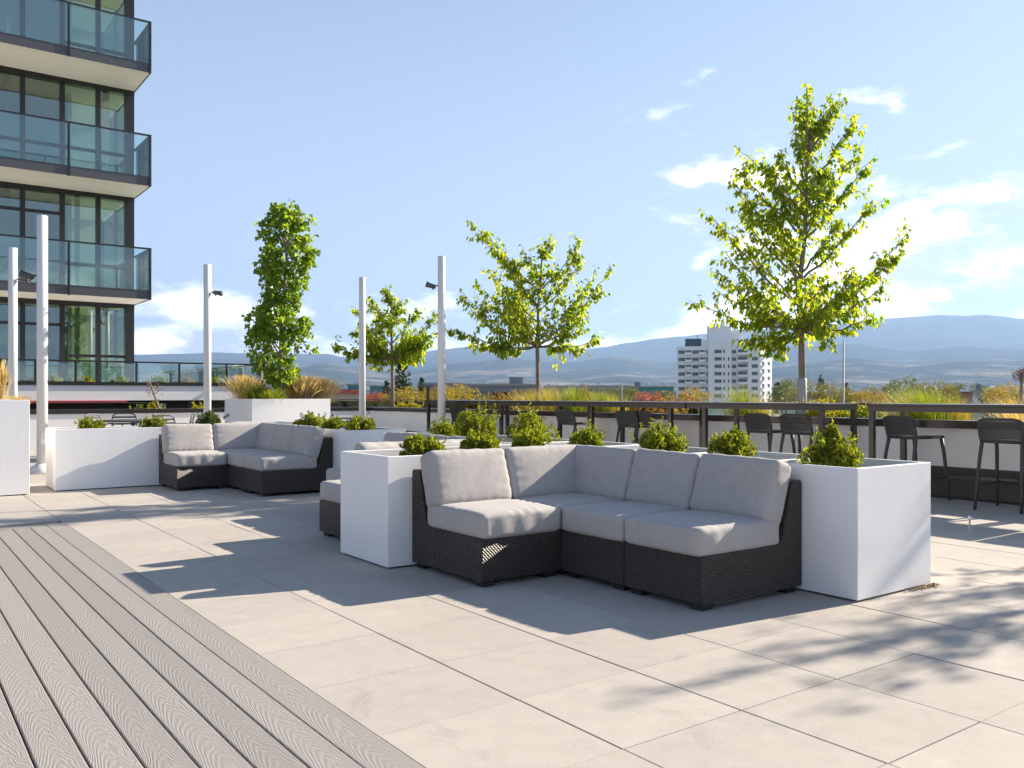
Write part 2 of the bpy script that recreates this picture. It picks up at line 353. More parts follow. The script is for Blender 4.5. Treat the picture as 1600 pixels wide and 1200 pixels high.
M['leaf_yellow'] = leaf_mat('yellow_shrub_leaf', (0.24, 0.22, 0.014), (0.42, 0.36, 0.02), 0.4)
M['leaf_rust'] = leaf_mat('rust_shrub_leaf', (0.19, 0.11, 0.035), (0.33, 0.21, 0.06), 0.4)
M['grass_green'] = leaf_mat('green_grass_blade', (0.14, 0.19, 0.020), (0.27, 0.30, 0.035), 0.5)
M['grass_gold'] = leaf_mat('gold_grass_blade', (0.27, 0.225, 0.050), (0.40, 0.33, 0.10), 0.5)
M['grass_tan'] = leaf_mat('tan_grass_blade', (0.44, 0.33, 0.20), (0.64, 0.51, 0.34), 0.55)

# ------------------------------------------------------------------ floor
PXS, PYS, PX0, PY0, GAP = 0.6175, 0.595, 1.427, 2.163, 0.0048
WALLX, WALLY = 10.42, 20.6
DECK_X, DECK_Y = 1.427, 9.105
floor = MB().box(-9.0, WALLX+0.12, -4.0, WALLY+0.12, -0.30, -0.030).build('floor', M['joint']); tag(floor, kind='structure')
def build_pavers():
    me = MB().box(-PXS/2+GAP/2, PXS/2-GAP/2, -PYS/2+GAP/2, PYS/2-GAP/2, -0.028, 0.0).mesh('paver', M['paver'], bevel=0.0025, seg=1)
    cells = []
    for i in range(-15, 16):
        for j in range(-7, 32):
            x = PX0+PXS*(i+0.5); y = PY0+PYS*(j+0.5)
            if x+PXS/2 > WALLX+0.02 or y+PYS/2 > WALLY+0.3 or x < -7.5: continue
            if x < DECK_X and y < DECK_Y: continue
            d = depth(x, y); show = False
            if d > 1.6:
                c = col_of(x, y); row = HZ+FPX*EYE/d; show = -60 < c < 1660 and row < 1260
            cells.append((0 if show else 1, d, x, y))
    cells.sort(); rest = MB(); rnd = random.Random(3)
    for k, (hid, d, x, y) in enumerate(cells):
        dz = rnd.uniform(-0.0012, 0.0012)
        if k < 290 and not hid:
            inst('paver', me, floor, (x, y, dz))
        else:
            rest.box(x-PXS/2+GAP/2, x+PXS/2-GAP/2, y-PYS/2+GAP/2, y+PYS/2-GAP/2, -0.028, dz)
    o = rest.build('paver_field', M['paver'], floor); o['kind'] = 'stuff'
build_pavers()

deck = MB().box(-3.4, DECK_X-0.008, -2.5, DECK_Y-0.006, -0.029, -0.016).build('deck', M['joint']); tag(deck, kind='structure')
def build_deck():
    rnd = random.Random(11)
    edge = DECK_X-0.004
    bounds = [(edge-0.157, edge)]; x = edge-0.157
    while x > -2.9: bounds.append((x-0.142+0.0035, x-0.0035)); x -= 0.142
    for i, (a, b) in enumerate(bounds):
        w = b-a; y1 = DECK_Y-0.004 if i == 0 else DECK_Y-0.152
        cuts = [-2.4]
        if i == 6: cuts += [3.72]
        elif i == 7: cuts += [4.55]
        elif i == 4: cuts += [1.3]
        elif i == 2: cuts += [0.6]
        cuts.append(y1)
        for a0, a1 in zip(cuts[:-1], cuts[1:]):
            y0_, y1_ = a0+0.002, a1-0.002; L_ = y1_-y0_
            MB().box(-w/2, w/2, -L_/2, L_/2, -0.0155, 0.0045).build('deck_board', M['deck'], deck, (( a+b)/2, (y0_+y1_)/2, rnd.uniform(-0.0006, 0.0006)), bevel=0.004, seg=2)
    L_ = edge-0.163+2.9                                                # border board across the end
    o = MB().box(-0.0695, 0.0695, -L_/2, L_/2, -0.0155, 0.0045).build('deck_board', M['deck'], deck, ((edge-0.163-2.9)/2, DECK_Y-0.0765, 0), bevel=0.004, seg=2)
    o.rotation_euler = (0, 0, R(90))
build_deck()

# ------------------------------------------------------------------ planters
PH = 0.778
def planter(x0, x1, y0, y1, h, label, group=None, soil=0.075, t=0.032):
    w, l = x1-x0, y1-y0
    p = thing('planter_box', label, 'planter', (x0, y0, 0), 0, group)
    m = MB(); H = h; i0, i1, j0, j1 = t, w-t, t, l-t
    v = [(0,0,0.012),(w,0,0.012),(w,l,0.012),(0,l,0.012),(0,0,H),(w,0,H),(w,l,H),(0,l,H),
         (i0,j0,H),(i1,j0,H),(i1,j1,H),(i0,j1,H),(i0,j0,0.05),(i1,j0,0.05),(i1,j1,0.05),(i0,j1,0.05)]
    f = [(3,2,1,0),(0,1,5,4),(1,2,6,5),(2,3,7,6),(3,0,4,7),(4,5,9,8),(5,6,10,9),(6,7,11,10),(7,4,8,11),
         (8,9,13,12),(9,10,14,13),(10,11,15,14),(11,8,12,15),(12,13,14,15)]
    m.add(v, f).build('shell', M['planter'], p, bevel=0.004, seg=2)
    MB().box(0.03, w-0.03, 0.03, l-0.03, 0.0, 0.0125).build('base', M['foot'], p)
    # uneven soil
    nx, ny = max(4, int(w/0.07)), max(4, int(l/0.07)); rnd = random.Random(int(x0*91+y0*37)); s = MB(); vv = []; ff = []
    for j in range(ny+1):
        for i in range(nx+1):
            vv.append((i0-0.002+(i1-i0+0.004)*i/nx, j0-0.002+(j1-j0+0.004)*j/ny, H-soil+rnd.uniform(-0.014, 0.014)))
    for j in range(ny):
        for i in range(nx):
            a = j*(nx+1)+i; ff.append((a, a+1, a+nx+2, a+nx+1))
    s.add(vv, ff).build('soil', M['soil'], p, smooth=True)
    return p
g1 = 'white boxes of the planter between the two near sofas'
planter(4.583, 5.392, 2.882, 3.545, PH, 'white planter box ending the row, with loose debris at its foot', g1)
planter(4.583, 5.392, 3.547, 4.355, PH, 'white planter box behind the single seats of the near sectional sofa', g1)
planter(4.583, 5.392, 4.357, 5.400, PH, 'white planter box behind the corner seat of the near sectional sofa', g1)
planter(4.583, 5.392, 5.402, 6.160, PH, 'white planter box where the short wing meets the long row', g1)
planter(4.583, 5.392, 6.162, 8.780, PH, 'long white planter box behind the sofa that faces away', g1)
planter(2.845, 4.581, 5.345, 6.102, PH, 'white planter wing standing between two sofas set back to back', g1)
OFF2 = 6.78
g2 = 'white boxes of the planter round the far sofa'
planter(4.583, 5.392, 9.645, 12.030, PH, 'white planter box behind the long side of the far sofa', g2)
planter(4.583, 5.392, 12.032, 13.90, PH, 'white planter box behind the far sofa corner', g2)
planter(1.80, 4.581, 12.125, 12.882, PH, 'long low white planter running left from the far sofa beside a white pole', g2)
planter(5.22, 6.67, 14.73, 16.18, 1.140, 'tall square white planter holding the columnar maple', None, 0.05)
planter(-0.65, 1.495, 11.92, 13.30, 1.146, 'tall white planter with dried grasses beside the white pole', None, 0.05)

# ------------------------------------------------------------------ sofas
def cushion_mesh(name, w, d, t, r=0.05, puff=0.02, seed=0, wr=0.0065, front=True):
    """soft box w x d x t, centred, rounded, crowned, a little wrinkled along the seams"""
    n = 26; rnd = random.Random(seed); a, b, c = w/2, d/2, t/2; bm = bmesh.new()
    bmesh.ops.create_cube(bm, size=2.0); bmesh.ops.subdivide_edges(bm, edges=bm.edges[:], cuts=n, use_grid_fill=True)
    ph = [rnd.uniform(0, 6.28) for _ in range(8)]
    fx = rnd.uniform(0.85, 1.15)
    for v in bm.verts:
        p = v.co.copy(); p = Vector((p.x*a, p.y*b, p.z*c))
        q = Vector((max(-a+r, min(a-r, p.x)), max(-b+r, min(b-r, p.y)), max(-c+r*0.9, min(c-r*0.9, p.z))))
        dv = p-q
        if dv.length > 1e-6: p = q+dv.normalized()*r
        u, w_, h = p.x/a, p.y/b, p.z/c
        p.z += puff*h*(1-u**4)*(1-w_**4)
        p.x += 0.35*puff*u*(1-h*h)*(1-w_**4); p.y += 0.35*puff*w_*(1-h*h)*(1-u**4)
        # sagging pleats that run in from the edges
        e = max(abs(u), abs(w_)); k = max(0.0, (e-0.45)/0.55)
        along = p.x if abs(w_) > abs(u) else p.y
        rip = math.sin(along*46*fx+ph[0])*math.sin(along*23+ph[1])+0.6*math.sin(along*88+ph[2])
        p.z += wr*rip*k*k*(1 if h > 0 else 0.3)*(1-0.6*min(abs(u), abs(w_)))
        big = math.sin(p.x*9+ph[3])*math.sin(p.y*7+ph[4])
        p.z += 0.35*wr*big*(1 if h > 0 else 0)
        side = (1-h*h)
        if abs(w_) > 0.9: p.y += (1 if w_ > 0 else -1)*wr*0.6*side*math.sin(p.x*38+ph[5])
        if abs(u) > 0.9: p.x += (1 if u > 0 else -1)*wr*0.6*side*math.sin(p.y*38+ph[6])
        v.co = p
    me = bpy.data.meshes.new(name); bm.to_mesh(me); bm.free(); me.materials.append(M['fabric'])
    me.polygons.foreach_set('use_smooth', [True]*len(me.polygons)); me.update(); return me
SD = 0.905
def cushions(p, W, D, seed, seat=True, back=True, W2=None, seat_d=None):
    sd_ = seat_d or (D-0.185)
    if seat:
        o = inst('seat_cushion', cushion_mesh('seat_cushion', W-0.008, sd_, 0.152, 0.030, 0.013, seed), p, (W/2, sd_/2-0.012, 0.382))
        o.rotation_euler = (0, 0, R(random.uniform(-0.5, 0.5)))
    if back:
        w = W2 or (W-0.006)
        o = inst('back_cushion', cushion_mesh('back_cushion', w, 0.385, 0.160, 0.036, 0.018, seed+50, 0.0055), p, (W/2, D-0.215, 0.620))
        o.rotation_euler = (R(90-17), 0, 0); o.rotation_euler.rotate_axis('Z', R(random.uniform(-1.2, 1.2)))
PROF = lambda D: [(0.012,0.036),(0,0.05),(0,0.295),(0.012,0.306),(D-0.245,0.306),(D-0.205,0.322),(D-0.185,0.36),(D-0.108,0.655),(D-0.094,0.680),(D-0.014,0.684),(D,0.668),(D,0.036)]
def feet(p, W, D):
    for x in (0.03, W-0.12):
        for y in (0.03, D-0.12): MB().box(x, x+0.09, y, y+0.09, 0.0, 0.040).build('foot', M['foot'], p)
def armless(loc, rz, label, W=0.62, D=SD, seed=0, group=None):
    p = thing('sofa_section', label, 'sofa', loc, rz, group)
    MB().prism(PROF(D), 0.002, W-0.002, 'x').build('frame', M['wicker'], p, bevel=0.006, seg=2, fixn=True)
    feet(p, W, D); cushions(p, W, D, seed); return p
def corner(loc, rz, label, W, D, seed=0, group=None, side=1):
    """back along the rear and along the +x side (side=1) or the -x side"""
    p = thing('corner_sofa_section', label, 'sofa', loc, rz, group)
    m = MB().prism(PROF(D), 0.002, W-0.002, 'x')
    m.build('frame', M['wicker'], p, bevel=0.006, seg=2, fixn=True)
    s = MB(); xs = [(W-0.2,0.308),(W-0.185,0.36),(W-0.108,0.655),(W-0.094,0.680),(W-0.014,0.684),(W-0.0025,0.668),(W-0.0025,0.308)]
    if side < 0: xs = [(W-x, z) for x, z in xs]
    s.prism(xs, 0.004, D-0.19, 'y').build('side_back', M['wicker'], p, bevel=0.006, fixn=True)
    feet(p, W, D)
    sw, sdp = W-0.185, D-0.185
    o = inst('seat_cushion', cushion_mesh('seat_cushion', sw, sdp, 0.152, 0.030, 0.013, seed), p, (sw/2 if side > 0 else W-sw/2, sdp/2-0.006, 0.382))
    # rear cushion, pushed into the corner; side cushion beside it
    bw = W-0.17
    o = inst('back_cushion', cushion_mesh('back_cushion', bw, 0.385, 0.160, 0.036, 0.018, seed+9, 0.0045), p, (bw/2 if side > 0 else W-bw/2, D-0.215, 0.622)); o.rotation_euler = (R(73), 0, 0)
    bl = D-0.16
    o = inst('back_cushion', cushion_mesh('back_cushion', bl, 0.385, 0.160, 0.036, 0.018, seed+19, 0.0045), p, ((W-0.215) if side > 0 else 0.215, bl/2, 0.620))
    o.rotation_euler = (Matrix.Rotation(R(-90 if side > 0 else 90), 3, 'Z') @ Matrix.Rotation(R(73), 3, 'X')).to_euler()
    return p
def sectional(dy, who, seed):
    """L of one chair, a corner and two armless sections, long side facing -X"""
    g = 'sections of the '+who
    X0, XB = 3.672, 4.577
    # long side: local y -> +X, local x -> -Y
    armless((X0, 3.87+dy, 0), R(-90), 'wicker section at the open end of the '+who, 0.62, XB-X0, seed, g)
    armless((X0, 4.472+dy, 0), R(-90), 'wicker middle section of the '+who, 0.60, XB-X0, seed+1, g)
    corner((X0, 4.474+dy, 0), 0, 'wicker corner section of the '+who, XB-X0, 5.338-4.474, seed+2, g, 1)
    armless((3.030, 4.466+dy, 0), 0, 'wicker short side section of the '+who, 0.64, 5.338-4.466, seed+3, g)
sectional(0, 'near sofa with sunlit cushion', 10)
sectional(OFF2, 'far sofa beside the long low planter', 30)
# the sofa set back to back with the near one: mirrored, faces the other way
g = 'sections of the sofa hidden behind the planter'
X0, XB, YB = 3.672, 4.577, 6.110
armless((3.712, YB+0.905, 0), R(180), 'single wicker sofa section peeping out past the planter wing', 0.64, 0.905, 41, g)
corner((XB+0.003, YB+0.868, 0), R(180), 'corner wicker sofa section hidden behind the planter wing', XB-3.714, 0.868, 42, g, -1)
armless((X0, 7.590, 0), R(-90), 'wicker sofa section half hidden behind the planter wing', 0.61, XB-X0, 43, g)
armless((X0, 8.205, 0), R(-90), 'far end wicker section of the sofa hidden behind planter', 0.61, XB-X0, 44, g)

# ------------------------------------------------------------------ parapet walls
def parapet(name, label, x0, x1, y0, y1, h=0.90, cap=0.095, plinth=True):
    p = thing(name, label, 'wall', (x0, y0, 0)); w, l = x1-x0, y1-y0
    MB().box(0, w, 0, l, 0.0 if not plinth else 0.345, h-cap).build('wall', M['stucco'], p)
    if plinth:
        if w < l: MB().box(0.006, w, 0, l, -0.02, 0.3445).build('plinth', M['darkslat'], p)
        else: MB().box(0, w, 0.006, l, -0.02, 0.3445).build('plinth', M['darkslat'], p)
    MB().box(-0.025, w+0.02, -0.025, l+0.02, h-cap+0.001, h).build('coping', M['bronze'], p, bevel=0.006)
    return p
parapet('parapet_wall', 'white parapet wall with dark metal coping behind the bar counter', WALLX, WALLX+0.22, -4.0, WALLY-0.03)
parapet('parapet_wall', 'white parapet wall with dark coping facing the glass apartment block', -9.0, WALLX+0.24, WALLY, WALLY+0.22, plinth=False)

# ------------------------------------------------------------------ bar counter
def bar_table(y0, y1, legs, label, tall=None):
    p = thing('bar_table', label, 'bar table', (0, 0, 0), 0, 'bar tables along the parapet'); X0, X1 = 9.43, 10.20
    p.location = (X0, y0, 0); w, l = X1-X0, y1-y0
    MB().box(0, w, 0, l, 1.075, 1.103).build('table_top', M['bronze'], p, bevel=0.005)
    a = MB(); a.box(0.012, 0.042, 0.012, l-0.012, 1.015, 1.0745).box(w-0.042, w-0.012, 0.012, l-0.012, 1.015, 1.0745)
    a.box(0.0425, w-0.0425, 0.012, 0.042, 1.015, 1.0745).box(0.0425, w-0.0425, l-0.042, l-0.012, 1.015, 1.0745)
    a.build('apron', M['bronze'], p)
    for ly in legs:
        for lx in (0.014, w-0.074):
            q = ly-y0; MB().box(lx, lx+0.060, q-0.030, q+0.030, 0.0, 1.0145).build('leg', M['bronze'], p, bevel=0.003)
    r = MB().box(w-0.060, w-0.030, legs[0]-y0, legs[-1]-y0, 0.235, 0.275); r.build('foot_rail', M['bronze'], p)
    if tall: MB().box(0.016, 0.066, l-0.056, l-0.006, 1.104, 1.40).build('post', M['bronze'], p)
    return p
bar_table(1.05, 3.30, (1.40, 2.95), 'dark bar table out past the end planter')
bar_table(3.32, 5.82, (3.75, 5.77), 'dark metal bar table carrying two stools beyond a gap in the counter')
bar_table(6.40, 8.66, (6.445, 8.33), 'dark metal bar table starting at the gap, behind the pointed shrub')
bar_table(8.664, 11.15, (8.99, 10.74), 'dark metal bar table in line with the white tower')
bar_table(11.154, 13.70, (11.57, 13.30), 'dark metal bar table before the mid sized street tree')
bar_table(13.704, 16.02, (14.05, 15.97), 'last dark bar table with a slim post rising at its end', True)

# ------------------------------------------------------------------ bar stools
def make_stool():
    """moulded stool: four splayed legs, perforated seat and low perforated back; faces +x, stands on its centre"""
    p = thing('bar_stool', 'bar stool', 'bar stool', (0, 0, 0), 0, 'charcoal bar stools at the counter')
    sh, top = 0.735, 0.965
    for sx, sy in ((-1,-1),(-1,1),(1,-1),(1,1)):
        hx, hy = 0.195, 0.195; fx, fy = (0.285 if sx > 0 else 0.300), 0.225
        pts = [(sx*fx, sy*fy, 0.0), (sx*(fx*0.75+hx*0.25), sy*(fy*0.75+hy*0.25), 0.2), (sx*(fx*0.3+hx*0.7), sy*(fy*0.3+hy*0.7), 0.55), (sx*hx, sy*hy, sh-0.03)]
        if sx < 0: pts += [(-0.215, sy*0.205, sh+0.06), (-0.245, sy*0.20, top-0.05)]
        MB().tube(pts, [0.017,0.018,0.020,0.021,0.019,0.014][:len(pts)], 8).build('leg', M['stool'], p, smooth=True)
    for a, b in (((-0.272,-0.217,0.26),(0.262,-0.217,0.26)), ((-0.272,0.217,0.26),(0.262,0.217,0.26)), ((0.262,-0.217,0.26),(0.262,0.217,0.26))):
        MB().tube([a, b], 0.013, 6).build('footrest', M['stool'], p)
    def lattice(fn, nu, nv, hole):
        m = MB(); idx = {}
        for j in range(nv+1):
            for i in range(nu+1): idx[i, j] = len(m.v); m.v.append(fn(i/nu, j/nv))
        for j in range(nv):
            for i in range(nu):
                if hole(i, j): continue
                m.f.append((idx[i,j], idx[i+1,j], idx[i+1,j+1], idx[i,j+1]))
        return m
    def solid(o):
        s = o.modifiers.new('thick', 'SOLIDIFY'); s.thickness = 0.012; s.offset = 0; return o
    def back(u, v):                     # bowed panel
        y = (u-0.5)*0.44; t = 1-(2*u-1)**2
        cut = 0.035*abs(2*u-1)**6
        z = sh+0.012+(top-sh-0.012-cut)*v
        return (-0.205-0.055*v-0.03*t, y, z)
    o = lattice(back, 47, 23, lambda i, j: i % 2 == 1 and j % 2 == 1 and 1 <= j <= 19).build('backrest', M['stool'], p); solid(o)
    def seat(u, v):
        x = -0.215+0.43*v; y = (u-0.5)*(0.42+0.02*v); t = 1-(2*u-1)**2
        return (x, y, sh-0.012*t+(0.012*(v-0.5)**2)-(0.02 if v > 0.97 else 0))
    o = lattice(seat, 25, 25, lambda i, j: i % 2 == 1 and j % 2 == 1 and 2 < i < 22 and 2 < j < 22).build('seat', M['stool'], p); solid(o)
    m = MB(); m.tube([(-0.20,-0.2,sh-0.015),(0.19,-0.2,sh-0.015)], 0.016, 6).tube([(-0.20,0.2,sh-0.015),(0.19,0.2,sh-0.015)], 0.016, 6)
    m.tube([(0.19,-0.2,sh-0.015),(0.19,0.2,sh-0.015)], 0.016, 6).tube([(-0.21,-0.2,sh-0.02),(-0.21,0.2,sh-0.02)], 0.016, 6)
    m.build('seat_frame', M['stool'], p, smooth=True)
    return p
st = make_stool()
stools = [(1557, 9.62, 4, 'charcoal perforated bar stool farthest out along the counter from the gap'),
          (1409, 9.70, -14, 'charcoal perforated bar stool turned aslant at the table past the gap'),
          (1237, 9.63, 6, 'charcoal bar stool behind the pointed shrub at the gap'),
          (1182, 9.66, -4, 'charcoal bar stool beside the stool behind the pointed shrub'),
          (1002, 9.72, -3, 'charcoal bar stool mostly hidden by the broad yellow green shrub'),
          (975, 9.66, 3, 'charcoal bar stool just beside the broad yellow green shrub'),
          (879, 9.66, 4, 'charcoal bar stool in front of the mid sized street tree'),
          (711, 9.70, 10, 'charcoal bar stool by the white pole at the far bar table')]
for i, (px, x, a, lab) in enumerate(stools):
    t = (px-800)/FPX; d = (x-0.28)/(FW[0]+t*RT[0]); y = d*(FW[1]+t*RT[1])
    o = st if i == 0 else copy_tree(st)
    o.location = (x, y, 0.0015); o.rotation_euler = (0, 0, R(a)); o['label'] = lab

# ------------------------------------------------------------------ white light poles
def pole(px, d, label, h=4.0, lamp=3.41, ang=0, base=True, r=0.078, side=1, z0=0.0):
    b = px_at(px, d); p = thing('light_pole', label, 'light pole', (b.x, b.y, z0), 0, 'white lamp poles on the terrace')
    MB().lathe([(r,0),(r,h-z0-0.004),(r-0.006,h-z0)], 20).build('post', M['pole'], p, smooth=False).data.polygons.foreach_set('use_smooth', [True]*40+[False]*2)
    if base: MB().lathe([(0.20,0),(0.20,0.02),(0.165,0.085),(0.10,0.135),(r+0.004,0.15)], 24).build('base_cover', M['pole'], p, smooth=True)
    if base:
        for q in range(4):
            a = R(45+90*q); MB().lathe([(0.016,0.021),(0.016,0.036),(0.010,0.040)], 6, (0.185*math.cos(a), 0.185*math.sin(a), 0)).build('bolt', M['guard'], p)
        MB().box(-0.03, 0.03, -r-0.006, -r+0.004, 0.45, 0.62).build('access_cover', M['pole'], p, bevel=0.002)
    if lamp is None: return p
    # spot lamp on a short arm, reaching sideways as in a row of floods
    u = Vector((RT[0], RT[1], 0))*side; u.rotate(Matrix.Rotation(R(ang), 3, 'Z')); u = Vector(u); zl = lamp-z0
    arm = MB().tube([u*(r-0.01)+Vector((0,0,zl)), u*(r+0.10)+Vector((0,0,zl))], 0.014, 8).build('lamp_arm', M['lampgrey'], p)
    a = u*(r+0.10)+Vector((0,0,zl-0.012)); dirv = (u*0.9+Vector((0,0,-0.12 if side > 0 else 0.30))).normalized()
    c = MB().tube([a-dirv*0.06, a-dirv*0.04, a+dirv*0.08, a+dirv*0.135, a+dirv*0.14], [0.03,0.045,0.05,0.062,0.056], 12).build('spot_lamp', M['lampgrey'], p, smooth=True)
    MB().tube([a+Vector((0,0,0.0))-dirv*0.01, a+Vector((0,0,-0.075))], 0.012, 6).build('bracket', M['lampgrey'], p)
    return p
pole(66, 13.45, 'white round lamp pole with domed foot between the two left planters', 3.98, 3.05, side=-1, ang=10)
pole(20, 16.5, 'white lamp pole standing behind the tall planter with dried grasses')
pole(324, 18.6, 'white lamp pole behind the dining set and dark bushy plant', side=1)
pole(566, 20.6, 'white lamp pole by the terrace corner beside the small tree', lamp=None, side=1)
pole(690, 17.5, 'white lamp pole beside the slim dark post of the bar', side=-1)
pole(421, 17.9, 'white lamp pole hidden behind the columnar maple', h=4.15, lamp=3.73, side=-1)

# ------------------------------------------------------------------ dining set behind the far planter
def dining_chair(loc, rz, label):
    p = thing('dining_chair', label, 'chair', loc, rz, 'slatted metal dining chairs'); m = M['lampgrey']
    for s in (-1, 1):
        MB().tube([(s*0.23,0.24,0),(s*0.23,0.22,0.44)], 0.013, 6).build('leg', m, p)
        MB().tube([(s*0.23,-0.27,0),(s*0.23,-0.22,0.44)], 0.013, 6).build('leg', m, p)
        MB().tube([(s*0.245,0.23,0.44),(s*0.25,0.20,0.63),(s*0.25,-0.1,0.64),(s*0.235,-0.24,0.62)], 0.014, 6).build('armrest', m, p, smooth=True)
    MB().tube([(-0.23,-0.22,0.44),(-0.235,-0.27,0.70),(-0.20,-0.29,0.80),(-0.12,-0.295,0.83),(0.12,-0.295,0.83),(0.20,-0.29,0.80),(0.235,-0.27,0.70),(0.23,-0.22,0.44)], 0.014, 8).build('back_frame', m, p, smooth=True)
    for k in range(4):
        z = 0.53+0.068*k; MB().box(-0.228, 0.228, -0.270-0.006*k, -0.255-0.006*k, z, z+0.035).build('back_slat', m, p)
    for k in range(7):
        y = -0.21+0.065*k; MB().box(-0.235, 0.235, y, y+0.05, 0.435, 0.448).build('seat_slat', m, p)
    return p
tc = px_at(208, 16.9)
t = thing('dining_table', 'round dark dining table with metal chairs behind the long low planter', 'table', (tc.x, tc.y, 0))
MB().lathe([(0.62,0.695),(0.65,0.70),(0.65,0.725),(0.64,0.73)], 40).build('table_top', M['lampgrey'], t)
MB().lathe([(0.28,0),(0.28,0.02),(0.045,0.05),(0.04,0.694)], 16).build('pedestal', M['lampgrey'], t)
for px, d, a, w in ((164, 17.05, 60, 'nearest the white pole'), (197, 17.75, 170, 'on the parapet side of the table'), (243, 16.35, -20, 'with its back to the far sofa'), (277, 17.1, -75, 'nearest the dark bushy plant')):
    c = px_at(px, d); dining_chair((c.x, c.y, 0.001), math.atan2(tc.y-c.y, tc.x-c.x)-R(90)+R(0), 'slatted metal dining chair '+w)
c = px_at(546, 18.9)
t = thing('dining_table', 'low dark table in the terrace corner by the white pole', 'table', (c.x-0.7, c.y, 0))
MB().box(-0.75, 0.75, -0.45, 0.45, 0.70, 0.73).build('table_top', M['lampgrey'], t, bevel=0.006)
for sx in (-0.68, 0.63):
    for sy in (-0.4, 0.35): MB().box(sx, sx+0.05, sy, sy+0.05, 0, 0.6995).build('leg', M['lampgrey'], t)
for px, d, a, w in ((528, 18.3, 0, 'beside the tall square planter'), (548, 19.4, 180, 'against the parapet corner')):
    c = px_at(px, d); dining_chair((c.x-0.5, c.y, 0.001), R(a), 'slatted metal dining chair '+w)

# small upright irrigation fitting on the floor, and leaf litter at the planter foot
o = thing('floor_spigot', 'small upright metal spigot with pale knob on the paving by the shade edge', 'spigot', (7.72, 3.78, 0))
MB().lathe([(0.035,0),(0.035,0.008),(0.008,0.012),(0.007,0.115)], 10).build('stem', M['guard'], o)
MB().lathe([(0.009,0.113),(0.016,0.12),(0.016,0.14),(0.008,0.147)], 10).build('knob', M['pole'], o)
def litter():
    rnd = random.Random(5); m = MB()
    for k in range(420):
        x = 5.42-abs(rnd.gauss(0, 0.13)); y = 2.878-abs(rnd.gauss(0, 0.022)); s = rnd.uniform(0.004, 0.013); a = rnd.uniform(0, 6.28); z = 0.002+rnd.uniform(0, 0.010)
        c, q = math.cos(a)*s, math.sin(a)*s
        m.add([(x-c,y-q,z),(x+q*0.5,y-c*0.5,z+0.003),(x+c,y+q,z+0.001),(x-q*0.5,y+c*0.5,z+0.003)], [(0,1,2,3)])
    tag(m.build('leaf_litter', leaf_mat('dry_litter', (0.16, 0.085, 0.03), (0.40, 0.28, 0.14), 0.1)), 'dry brown leaf litter swept against the planter foot', 'litter', kind='stuff')
litter()
# ------------------------------------------------------------------ vegetation helpers
def rv(rnd):
    while True:
        v = Vector((rnd.uniform(-1,1), rnd.uniform(-1,1), rnd.uniform(-1,1)))
        if 0.05 < v.length < 1: return v.normalized()
def add_leaf(m, p, d, up, L_, w):
    """one folded leaf: base, two flanks, tip; midrib sunk so the halves face apart"""
    d = d.normalized(); s = d.cross(up)
    if s.length < 1e-3: s = d.orthogonal()
    s.normalize(); n = s.cross(d)
    a = p; t = p+d*L_-n*L_*0.10; mid = p+d*L_*0.42
    l = mid+s*w*0.5+n*w*0.18; r = mid-s*w*0.5+n*w*0.18
    b = len(m.v); m.v += [tuple(a), tuple(l), tuple(t), tuple(r)]; m.f += [(b, b+3, b+2), (b, b+2, b+1)]
def curve_pts(a, b, lift, n=7, wig=0.0, rnd=None):
    out = []
    for i in range(n+1):
        t = i/n; p = a.lerp(b, t); p.z += lift*math.sin(math.pi*t)
        if wig and 0 < i < n: p += rv(rnd)*wig
        out.append(p)
    return out
def sample(pts, t):
    f = t*(len(pts)-1); i = min(int(f), len(pts)-2); return pts[i].lerp(pts[i+1], f-i), (pts[i+1]-pts[i]).normalized()

